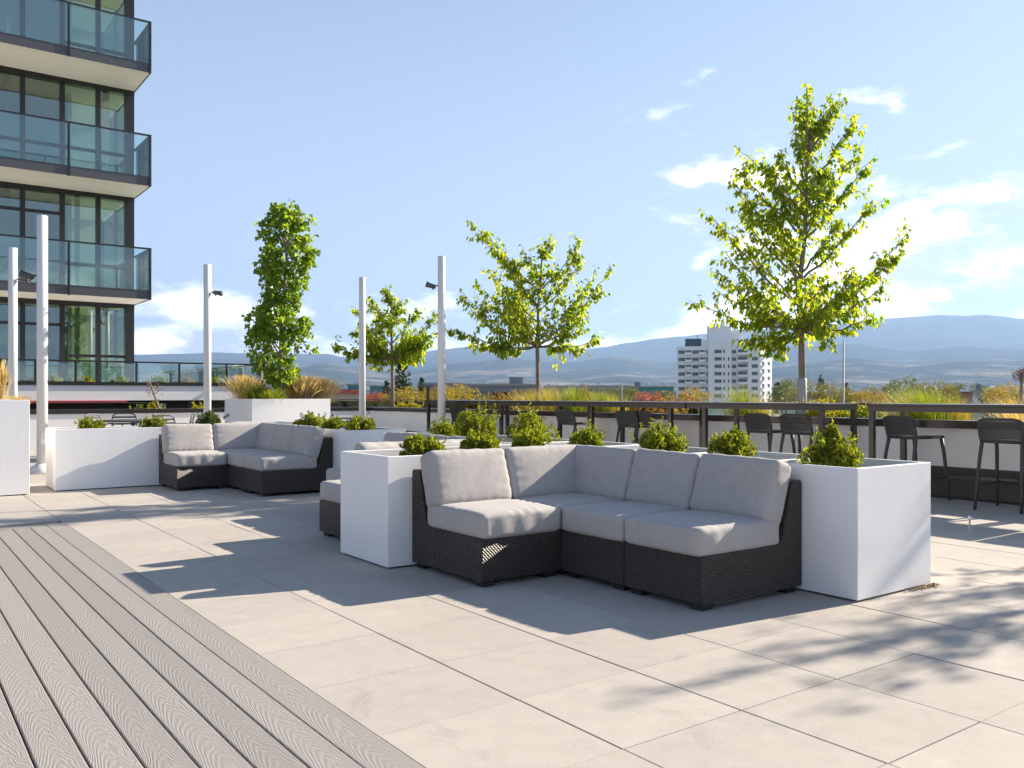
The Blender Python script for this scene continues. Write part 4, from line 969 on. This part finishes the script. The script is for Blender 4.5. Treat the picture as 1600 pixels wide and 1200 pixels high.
    # shrubs along the podium and in the gap
    for i, (px, lm, lab) in enumerate(((5,'leaf_yellow','yellow shrub at the left end of the podium railing'), (82,'leaf_yellow','yellow shrub behind the railing right of the domed pole'), (130,'leaf_yellow','yellow shrub in front of the middle ground floor window'), (187,'leaf_box','small green shrub in front of the corner window'),
            (250,'leaf_box','green and yellow shrub under the open railing bay'), (292,'leaf_rust','orange shrub on the podium edge right of the block'), (338,'leaf_yellow','yellow shrub beside the white pole on the podium edge'))):
        shrub(px, box_d(px, Y=YR+0.45), 1.44, 0.42, 0.24, lab, lm=lm, seed=80+i, n=420, name='podium_shrub', group='small shrubs along the podium edge', leaf=(0.05, 0.025))
    for i, (px, w_) in enumerate(((222,0.55),(242,0.45),(306,0.62))):
        shrub(px, box_d(px, Y=21.5), 0.45, w_, 0.58, ('olive shrub in the dark gap under the podium','bright yellow shrub between the dark piers','broad yellow shrub in the gap beside the white pole')[i], lm=('leaf_box','leaf_yellow','leaf_yellow')[i], seed=90+i, n=600, name='gap_shrub', group='shrubs in the gap below the podium', leaf=(0.05, 0.03))
    tag(MB().box(-9.0, 10.3, WALLY+0.222, YR+0.69, -0.3, 0.45).build('gap_bed', M['soil']), kind='structure')
    # bare leaning branch with a few dry leaves
    b0 = px_at(262, box_d(262, Y=21.3)); m = MB(); a = Vector((b0.x, b0.y, 0.44)); zt = z_of(598, depth(b0.x, b0.y))
    L2 = px_at(234, box_d(234, Y=21.3)); e = Vector((L2.x, L2.y, zt))
    o = thing('dry_branch', 'bare brown branch leaning across the white podium wall', 'branch', a)
    a0 = Vector((0,0,0)); q = [a0, a0+(e-a)*0.45+Vector((-0.0,0,-0.06)), (e-a)]
    MB().tube(q, [0.03,0.028,0.018], 7).tube([(e-a)*0.75, (e-a)*0.75+Vector((0.22,0,0.16))], [0.012,0.006], 5).build('branch', M['bark'], o)
    lf = MB(); rnd = random.Random(4)
    for k in range(70): add_leaf(lf, (e-a)*rnd.choice((0.12,0.75,0.9))+rv(rnd)*0.16, rv(rnd), rv(rnd), 0.05, 0.03)
    lf.build('dry_leaves', M['leaf_rust'], o)
apartments()

# ------------------------------------------------------------------ town below
GZ = -12.0
def city_mat(name, c, r=0.8, **k): return mat(name, c, r, **k)
M['town_white'] = city_mat('town_white', (0.84, 0.83, 0.82), noise=(0.3, 0.05)); M['town_grey'] = city_mat('town_grey', (0.17, 0.19, 0.23), noise=(0.3, 0.1))
M['town_tan'] = city_mat('town_tan', (0.42, 0.36, 0.29), noise=(0.3, 0.1)); M['town_brick'] = city_mat('town_brick', (0.30, 0.13, 0.09), noise=(2, 0.2))
M['town_teal'] = city_mat('town_teal', (0.03, 0.21, 0.20), noise=(0.5, 0.15)); M['town_glass'] = mat('town_window', (0.055, 0.075, 0.10), 0.15, spec=0.6)
M['town_roof'] = city_mat('town_roof', (0.30, 0.29, 0.28)); M['town_blue'] = city_mat('town_blue', (0.36, 0.45, 0.58))
RZ = TH-R(90)
def tower():
    d = 322.0; s = d/FPX; o = px_at(1132, d, GZ); TT = math.atan((1132-800)/FPX); X = lambda px: (px-1132)*s*math.cos(TT); ZZ = lambda py: z_of(py, d)-GZ
    p = thing('apartment_tower', 'tall white apartment tower with rows of dark windows and rooftop antennas', 'tower', o, RZ-TT)
    def blk(n, px0, px1, y0, y1, top, m='town_white'): return MB().box(X(px0), X(px1), y0, y1, 0, ZZ(top)).build(n, M[m], p)
    blk('wing', 1056, 1107, 2.0, 22, 540); blk('wing', 1107.05, 1133, 0, 23, 532); blk('wing', 1133.05, 1143, 1.0, 23, 535)
    blk('wing', 1143.05, 1169, 3.6, 23, 535); blk('wing', 1169.05, 1188, 0.9, 22, 541)
    MB().prism([(X(1188.05),0.95),(X(1207),9.0),(X(1208),22),(X(1188.05),22)], 0, ZZ(546), 'z').build('wing', M['town_white'], p, fixn=True)
    pn = blk('penthouse', 1105, 1142, 5, 16, 508); MB().box(X(1142)+0.01, X(1161), 6, 16, ZZ(540), ZZ(514)).build('penthouse', M['town_white'], p)
    MB().box(X(1107), X(1166), 3.9, 20, ZZ(536), ZZ(531)).build('cornice', M['town_white'], p)
    MB().box(X(1095.1), X(1106.9), 3.4, 18, ZZ(540)+0.01, ZZ(529)).box(X(1122), X(1133), 6, 12, ZZ(508)+0.01, ZZ(504)).box(X(1161.1), X(1174), 7, 16, ZZ(541)+0.01, ZZ(529)).build('roof_block', M['town_white'], p)
    MB().prism([(3.0, ZZ(540)), (8.0, ZZ(540)), (8.0, ZZ(527)), (5.5, ZZ(527))], X(1069), X(1095), 'x').build('greenhouse', M['town_glass'], p, fixn=True)
    for px, top in ((1104.5, 503), (1119, 499), (1130, 490), (1135, 495), (1088, 519)):
        MB().tube([(X(px), 9, ZZ(535)), (X(px), 9, ZZ(top))], 0.10, 5).build('antenna', M['lampgrey'], p)
    meshes = {}
    def win(px, w, y, row, h=5.4):
        k = (w, h)
        if k not in meshes:
            a, hh = w*s/2, h*s/2; meshes[k] = MB().box(-a, a, -0.06, 0.3, -hh, hh).mesh('window', M['town_glass'])
            meshes[k, 's'] = MB().box(-a-0.15, a+0.15, -0.30, 0.05, -hh-0.35, -hh-0.02).mesh('sill', M['town_white'])
        o = inst('window', meshes[k], p, (X(px), y, ZZ(row))); inst('sill', meshes[k, 's'], o)
    for k in range(8):
        row = 549.0+11.6*k
        for px, w in ((1064, 10), (1075, 8.5), (1086, 10), (1097, 8.5), (1104, 2.4)): win(px, w, 2.0, row)
        for px in (1075, 1097):
            MB().box(X(px-5), X(px+5), 0.6, 1.99, ZZ(row+4.6), ZZ(row+3.8)).box(X(px-5), X(px+5), 0.6, 0.72, ZZ(row+3.79), ZZ(row+0.6)).box(X(px-5.4), X(px-5.02), 0.5, 1.99, ZZ(row+5), ZZ(row-4.5)).build('balcony', M['town_white'], p)
        win(1122, 11, 0.0, row); win(1131.3, 2.4, 0.0, row)
        win(1138.5, 2.4, 1.0, row) if k else None
        win(1147, 7, 3.6, row); win(1160, 13, 3.6, row, 7.0)
        MB().box(X(1153), X(1169), 1.0, 3.59, ZZ(row+5.2), ZZ(row+4.4)).box(X(1153), X(1169), 1.0, 1.12, ZZ(row+4.39), ZZ(row+1.6)).build('balcony', M['town_white'], p)
        win(1179, 9, 0.9, row) if k else None
    for k in range(8):                          # windows of the angled sunny end
        row = 556+11.6*k; a = math.atan2(8.05, X(1207)-X(1188.05))
        for t in (0.22, 0.72):
            q = inst('window', meshes[(8.5, 5.4)], p, (X(1188.05)+(X(1207)-X(1188.05))*t, 0.95+8.05*t, ZZ(row))); q.rotation_euler = (0, 0, a)
            if t < 0.5:
                bl = MB().box(-1.2, 1.2, -1.2, -0.07, -0.9, -0.7).box(-1.2, 1.2, -1.2, -1.1, -0.699, 0.15).build('balcony', M['town_white'], q)
tower()

def low_block(px0, px1, top, d, label, m, dep=14, windows=None, roof=None, wz=(1.2, 2.6), name='low_building', box=None):
    s = d/FPX; cx = (px0+px1)/2; o = px_at(cx, d, GZ); w = (px1-px0)*s; h = z_of(top, d)-GZ
    tt = math.atan((cx-800)/FPX); w *= math.cos(tt); p = thing(name, label, 'building', o, RZ-tt)
    MB().box(-w/2, w/2, 0, dep, 0, h).build('wall', M[m], p)
    MB().box(-w/2-0.25, w/2+0.25, -0.25, dep+0.2, h+0.001, h+0.35).build('roof', M[roof or 'town_roof'], p)
    if windows:
        n, ww = windows; me = MB().box(-ww/2, ww/2, -0.05, 0.2, 0, wz[1]-wz[0]).mesh('window', M['town_glass'])
        for k in range(n):
            for fl in range(max(1, int(h/3.2))):
                z = h-3.2*(fl+1)+wz[0]-0.3
                if z > 0.2: inst('window', me, p, (-w/2+w*(k+0.5)/n, 0, z))
    if box:
        for a, b_, hh in box: MB().box(-w/2+w*a, -w/2+w*b_, 3, 7, h+0.351, h+0.35+hh).build('roof_unit', M['town_grey'], p)
    return p
low_block(722, 842, 603, 135, 'long grey office block with blue windows behind the rust shrubs', 'town_grey', windows=(9, 2.2), box=((0.62, 0.80, 1.1),))
low_block(655, 722, 601, 160, 'dark flat roofed block behind the yellow trees', 'town_grey', windows=(5, 2.4))
low_block(470, 562, 615, 75, 'long low building with red roof edge and pale windows by the corner', 'town_tan', dep=20, windows=(8, 1.3), roof='red')
low_block(543, 563, 602, 210, 'small teal wrapped block beside the corner pole', 'town_teal', dep=8)
low_block(578, 606, 604, 240, 'flat teal roofed shed left of the spruce', 'town_teal', dep=8)
low_block(984, 1052, 605, 260, 'teal hoarded construction block left of the orange tree', 'town_teal', dep=12, box=((0.1, 0.25, 1.3),))
low_block(850, 985, 604, 330, 'long pale flat roof behind the bright grasses', 'town_tan', dep=20, windows=(14, 1.8))
low_block(1503, 1521, 612, 120, 'small brick building with pale parapet beside the blue white block', 'town_brick', dep=8, roof='town_white', windows=(2, 1.2))
low_block(1520, 1541, 613, 112, 'blue white rooftop block with a raised white top', 'town_blue', dep=8, box=((0.2, 0.65, 0.75),))
low_block(1536, 1562, 623, 95, 'low cream flat house among the yellow trees', 'town_tan', dep=8, windows=(2, 1.2))
low_block(1330, 1440, 624, 190, 'long low white building seen through the counter gap', 'town_white', dep=12, windows=(10, 1.6))
low_block(1215, 1330, 622, 230, 'low pale shop row between tower and lamp post', 'town_white', dep=12, windows=(9, 1.8))
b = px_at(1318, 62, GZ)
o = thing('lamp_post', 'tall thin grey lamp post rising behind the counter gap', 'lamp post', b)
MB().lathe([(0.11,0),(0.09,6),(0.055,z_of(533,62)-GZ)], 10).build('post', M['guard'], o, smooth=True)

def crown_mesh(seed, shape='round', n=1500):
    """unit tree crown of small leaf sprays gathered into clumps, height 1, base at 0"""
    rnd = random.Random(seed); m = MB(); cl = []
    for k in range(46):
        if shape == 'cone':
            z = rnd.uniform(0.06, 0.99); r = 0.26*(1-z)+0.015; a = rnd.uniform(0, 6.28); q = r*rnd.uniform(0.5, 1.05); cl.append((Vector((math.cos(a)*q, math.sin(a)*q, z)), 0.035+0.06*(1-z)))
        else:
            v = rv(rnd); q = rnd.uniform(0.55, 1.0); z = 0.56+v.z*0.40*q
            cl.append((Vector((v.x*0.40*q*rnd.uniform(.8,1.1), v.y*0.40*q, z)), rnd.uniform(0.09, 0.17)))
    for k in range(n):
        c, r = cl[rnd.randrange(len(cl))]; v = rv(rnd); q = c+v*r*rnd.uniform(0.5, 1)**0.5; dd = (v+rv(rnd)*0.7+Vector((0,0,-0.25 if shape == 'cone' else 0.15))).normalized()
        add_leaf(m, q, dd, rv(rnd), rnd.uniform(0.030, 0.055), rnd.uniform(0.024, 0.042))
    return m
CR = {}
def city_tree(px, d, top, wpx, kind, name='town_tree', label=None):
    cols = {'yellow': ((0.25,0.20,0.020),(0.44,0.31,0.030),'golden yellow autumn tree in the town'), 'orange': ((0.26,0.13,0.025),(0.40,0.24,0.04),'orange autumn tree in the town'),
            'green': ((0.075,0.105,0.018),(0.14,0.16,0.03),'green broadleaf tree in the town'), 'olive': ((0.14,0.13,0.022),(0.24,0.20,0.03),'olive green turning tree in the town'),
            'red': ((0.28,0.055,0.045),(0.40,0.13,0.07),'red autumn tree in the town'), 'spruce': ((0.022,0.042,0.024),(0.05,0.075,0.035),'dark conical spruce in the town'), 'plum': ((0.06,0.025,0.03),(0.11,0.05,0.045),'dark purple leaved tree in the town')}
    c1, c2, lab = cols[kind]; key = 'town_'+kind
    if key not in M: M[key] = leaf_mat(key, c1, c2, 0.3)
    v = random.randrange(3); mk = (kind, v)
    if mk not in CR: CR[mk] = crown_mesh(200+v+7*len(CR), 'cone' if kind == 'spruce' else 'round', 1700).mesh('crown', M[key])
    for lim, where in ((420, 'behind the podium railing'), (560, 'behind the red roofed low building'), (612, 'between corner pole and spruce'), (740, 'before the dark flat roofed block'), (840, 'before the grey office block'),
            (945, 'behind the bright bed grasses'), (1010, 'by the thin grey bed post'), (1110, 'beside the white tower'), (1260, 'between white tower and largest street tree'), (1316, 'between largest street tree and lamp post'),
            (1370, 'just past the lamp post'), (1425, 'beyond the lamp post, before the green grass clump'), (1500, 'behind the large green grass clump'), (9999, 'around the blue white rooftop block')):
        if px < lim: lab = lab.replace(' in the town', '')+' '+where; break
    o = px_at(px, d, GZ); H = z_of(top, d)-GZ; w = wpx*d/FPX
    p = thing(name, label or lab, 'tree', o, random.uniform(0, 6.28), None if label else kind+' trees of the town')
    t = inst('crown', CR[mk], p, (0, 0, H-w*1.75 if kind == 'spruce' else max(0, H-w*1.0)))
    hh = w*1.75 if kind == 'spruce' else min(H, w*1.02); t.scale = (w/0.82 if kind != 'spruce' else w/0.50, w/0.82 if kind != 'spruce' else w/0.50, hh)
    MB().tube([(0,0,0),(0,0,H*0.55),(0,0,max(H*0.6, H-w*0.35))], [0.30,0.22,0.08], 7).build('trunk', M['bark'], p)
city_tree(628, 88, 562, 52, 'spruce', label='dark tall spruce rising beside the small street tree')
city_tree(659, 92, 590, 24, 'spruce', label='short dark spruce beside the tall one'); city_tree(604, 95, 595, 22, 'spruce', label='small dark spruce behind the pale trunk')
city_tree(1283, 190, 585, 15, 'spruce', label='dark pointed spruce between largest tree and lamp post')
city_tree(1596, 60, 575, 26, 'plum', label='dark purple leaved tree at the outer end of the bed')
for px, d, top, w, k in ((645,60,606,60,'yellow'),(690,58,602,58,'yellow'),(722,62,601,56,'yellow'),(618,66,612,44,'olive'),(668,70,608,40,'olive'),(760,75,618,46,'olive'),
    (1062,70,607,66,'orange'),(1088,74,606,44,'yellow'),(1020,85,612,40,'red'),(1036,100,608,30,'green'),(590,85,611,30,'red'),(570,90,613,26,'red'),(600,84,614,24,'orange'),
    (1222,140,600,44,'green'),(1228,150,590,34,'green'),(1245,120,607,44,'olive'),(1270,115,596,44,'olive'),(1298,110,598,46,'olive'),(1318,105,604,44,'olive'),(1215,150,597,22,'spruce'),(1322,180,598,18,'spruce'),
    (1345,100,611,34,'yellow'),(1362,120,604,36,'olive'),(1335,105,612,26,'yellow'),(1390,130,600,40,'green'),(1412,140,590,44,'green'),(1440,150,598,40,'olive'),(1470,150,596,40,'olive'),(1502,160,597,36,'green'),(1480,130,602,36,'olive'),
    (1562,85,603,48,'yellow'),(1580,95,600,44,'yellow'),(1545,100,606,36,'green'),(1530,170,600,30,'green'),(1400,95,610,34,'green'),(1375,90,613,30,'orange'),
    (975,170,604,30,'green'),(990,160,607,26,'olive'),(960,180,606,26,'green'),(850,210,606,26,'olive'),(885,230,607,26,'green'),(1003,140,610,26,'red'),
    (505,190,607,24,'green'),(522,210,604,22,'green'),(488,230,606,24,'green'),(534,180,609,22,'olive'),(620,140,606,26,'green'),(250,150,604,40,'olive'),(300,170,603,30,'green')):
    city_tree(px, d, top, w, k)

def ground():
    m = mat('town_ground', (0.115, 0.115, 0.075), 0.95, noise=(0.02, 0.5)); s = MB(); n = 96; rings = [0, 60, 200, 600, 1500, 3000, 6000, 9000, 11000]
    s.v.append((0,0,GZ))
    for r in rings[1:]:
        for k in range(n): a = 2*math.pi*k/n; s.v.append((r*math.cos(a), r*math.sin(a), GZ))
    for k in range(n): s.f.append((0, 1+k, 1+(k+1) % n))
    for i in range(len(rings)-2):
        for k in range(n): a = 1+i*n; s.f.append((a+k, a+n+k, a+n+(k+1) % n, a+(k+1) % n))
    tag(s.build('ground', m), kind='structure')
    # the building the terrace stands on
    b = thing('terrace_building', 'parkade building that carries the roof terrace', 'building', (0, 0, GZ))
    MB().box(-9.2, 13.45, -4.2, 34.2, 0.0, 11.698).build('wall', M['stucco'], b)
ground()

SKY = [(-900,556),(-300,560),(0,558),(120,556),(213,553),(300,551),(330,549),(390,550),(480,551),(512,551),(535,556),(565,557),(600,553),(650,550),(690,545),(730,541),(780,538.5),(840,538),(880,541),(915,543),(940,540),(985,533),(1030,527),(1060,524),(1110,519),(1160,514),(1220,510),(1290,506),(1340,501),(1375,497),(1400,494.5),(1430,493),(1470,489.5),(1495,490.5),(1515,491),(1535,489),(1560,491.5),(1600,496),(1700,500),(1900,510),(2400,520),(3600,530)]
MID = [(-900,585),(0,584),(200,580),(330,573),(420,577),(500,566),(560,572),(640,578),(720,566),(800,560),(880,566),(960,557),(1040,566),(1120,560),(1250,540),(1330,536),(1420,548),(1500,541),(1600,546),(1900,556),(3600,570)]
def interp(T, x):
    for (a, p), (b_, q) in zip(T[:-1], T[1:]):
        if a <= x <= b_: f = (x-a)/(b_-a); f = f*f*(3-2*f); return p+(q-p)*f
    return T[0][1] if x < T[0][0] else T[-1][1]
from mathutils import noise as mnoise
def ridge(name, T, rc, r0, r1, seed, m, rough):
    """hill range as a real height field in a ring round the valley: crest at rc, foot at r0, back slope to r1"""
    s = MB(); na, nr = 300, 34
    for i in range(na+1):
        px = None; a = -62+124*i/na; t = math.tan(R(a)); px = 800+FPX*t; dirx, diry = FW[0]*math.cos(R(a))+RT[0]*math.sin(R(a)), FW[1]*math.cos(R(a))+RT[1]*math.sin(R(a))
        crest = (HZ-interp(T, px))/FPX*rc*math.cos(R(a))+EYE-GZ
        for j in range(nr+1):
            u = j/nr; r = r0+(r1-r0)*u; uc = (rc-r0)/(r1-r0)
            f = (u/uc) if u < uc else 1-0.45*(u-uc)/(1-uc)
            h = f**1.35 if u < uc else f
            x, y = dirx*r, diry*r
            nz = mnoise.fractal(Vector((x*0.00045+seed, y*0.00045, 0)), 0.9, 2.1, 6)
            z = crest*h*(1+rough*nz*min(1, 4*abs(f-1)*(1 if u < uc else 0)))
            s.v.append((x, y, GZ-4+max(0, z)))
    for i in range(na):
        for j in range(nr): a = i*(nr+1)+j; s.f.append((a, a+nr+1, a+nr+2, a+1))
    tag(s.build(name, m, smooth=True), kind='structure')
def hill_mat():
    m = bpy.data.materials.new('hill_forest'); m.use_nodes = True; nt = m.node_tree; N = nt.nodes.new; L = nt.links.new
    b = nt.nodes['Principled BSDF']; b.inputs['Roughness'].default_value = 1; b.inputs['Specular IOR Level'].default_value = 0
    g = N('ShaderNodeNewGeometry'); n1 = N('ShaderNodeTexNoise'); n1.inputs['Scale'].default_value = 0.0024; n1.inputs['Detail'].default_value = 11; n1.inputs['Roughness'].default_value = 0.74; L(g.outputs['Position'], n1.inputs[0])
    n2 = N('ShaderNodeTexNoise'); n2.inputs['Scale'].default_value = 0.012; n2.inputs['Detail'].default_value = 6; L(g.outputs['Position'], n2.inputs[0])
    sp = N('ShaderNodeSeparateXYZ'); L(g.outputs['Position'], sp.inputs[0])
    # open dry fields lie on the lower slopes only
    lo = N('ShaderNodeMapRange'); L(sp.outputs[2], lo.inputs[0]); lo.inputs[1].default_value = 40; lo.inputs[2].default_value = 480; lo.inputs[3].default_value = 0.06; lo.inputs[4].default_value = -0.12
    ad = N('ShaderNodeMath'); L(n1.outputs['Fac'], ad.inputs[0]); L(lo.outputs[0], ad.inputs[1])
    cr = N('ShaderNodeValToRGB'); L(ad.outputs[0], cr.inputs[0]); cr.color_ramp.elements[0].position = 0.53; cr.color_ramp.elements[1].position = 0.66
    cr.color_ramp.elements[0].color = (0.022, 0.036, 0.026, 1); cr.color_ramp.elements[1].color = (0.26, 0.21, 0.15, 1)
    mr = N('ShaderNodeMapRange'); L(n2.outputs['Fac'], mr.inputs[0]); mr.inputs[1].default_value = 0.3; mr.inputs[2].default_value = 0.7; mr.inputs[3].default_value = 0.6; mr.inputs[4].default_value = 1.4
    sc = N('ShaderNodeVectorMath'); sc.operation = 'SCALE'; L(cr.outputs[0], sc.inputs[0]); L(mr.outputs[0], sc.inputs['Scale']); L(sc.outputs[0], b.inputs['Base Color'])
    return m
HM = hill_mat()
ridge('mountain', SKY, 9200, 4200, 10400, 3.0, HM, 0.35)
ridge('hills', MID, 6200, 2300, 7600, 9.0, HM, 0.45)

def far_town():
    """distant roofs and tree belts on the valley floor, too far to tell apart"""
    rnd = random.Random(12); w = MB(); t = MB()
    def spot():
        r = 420*(9.0**rnd.random()); a = R(rnd.uniform(-62, 62)); return r, r*(FW[0]*math.cos(a)+RT[0]*math.sin(a)), r*(FW[1]*math.cos(a)+RT[1]*math.sin(a))
    for k in range(1500):
        r, x, y = spot(); s = rnd.uniform(5, 14)*(1+r/3000); h = rnd.uniform(4, 9)*(1+r/4000); zz = GZ+max(0, (r-2300)*0.035); w.box(x-s, x+s, y-s*0.6, y+s*0.6, zz-8, zz+h)
    for k in range(8500):
        r, x, y = spot(); s = rnd.uniform(3.5, 8)*(1+r/2500); h = rnd.uniform(7, 14)*(1+r/5000); n = 7; zz = GZ+max(0, (r-2300)*0.035)-6; b = len(t.v); ph = rnd.random()*6
        for (rr, z) in ((0.55, 0.1), (1.0, 0.5), (0.8, 0.8)):
            for i in range(n): q = rnd.uniform(0.75, 1.2); t.v.append((x+s*rr*q*math.cos(ph+i*6.283/n), y+s*rr*q*math.sin(ph+i*6.283/n), zz+(h+6)*z*rnd.uniform(0.92, 1.08)))
        t.v.append((x, y, zz+h+6))
        for j in range(2):
            for i in range(n): t.f.append((b+j*n+i, b+j*n+(i+1) % n, b+(j+1)*n+(i+1) % n, b+(j+1)*n+i))
        for i in range(n): t.f.append((b+2*n+i, b+2*n+(i+1) % n, b+3*n))
    tag(w.build('distant_roofs', leaf_mat('distant_roof', (0.25,0.24,0.23), (0.62,0.60,0.57), 0.0, 0.8)), 'scattered pale roofs of the distant town across the valley', 'town', kind='stuff')
    tag(t.build('distant_trees', leaf_mat('distant_tree', (0.04,0.065,0.03), (0.14,0.13,0.04), 0.0, 0.9)), 'hazy belt of distant trees across the valley floor', 'trees', kind='stuff')
far_town()

# ------------------------------------------------------------------ haze: the air of the valley
def haze():
    m = bpy.data.materials.new('haze_air'); m.use_nodes = True; nt = m.node_tree; nt.nodes.clear(); out = nt.nodes.new('ShaderNodeOutputMaterial'); v = nt.nodes.new('ShaderNodeVolumePrincipled')
    v.inputs['Color'].default_value = (0.42, 0.63, 1.0, 1); v.inputs['Density'].default_value = HAZE; v.inputs['Anisotropy'].default_value = 0.25
    nt.links.new(v.outputs[0], out.inputs['Volume'])
    o = MB().box(-11200, 11200, -11200, 11200, GZ-6, 912).build('haze', m); tag(o, 'pale blue air over the valley', 'haze', kind='stuff')
HAZE = 0.000098
haze()
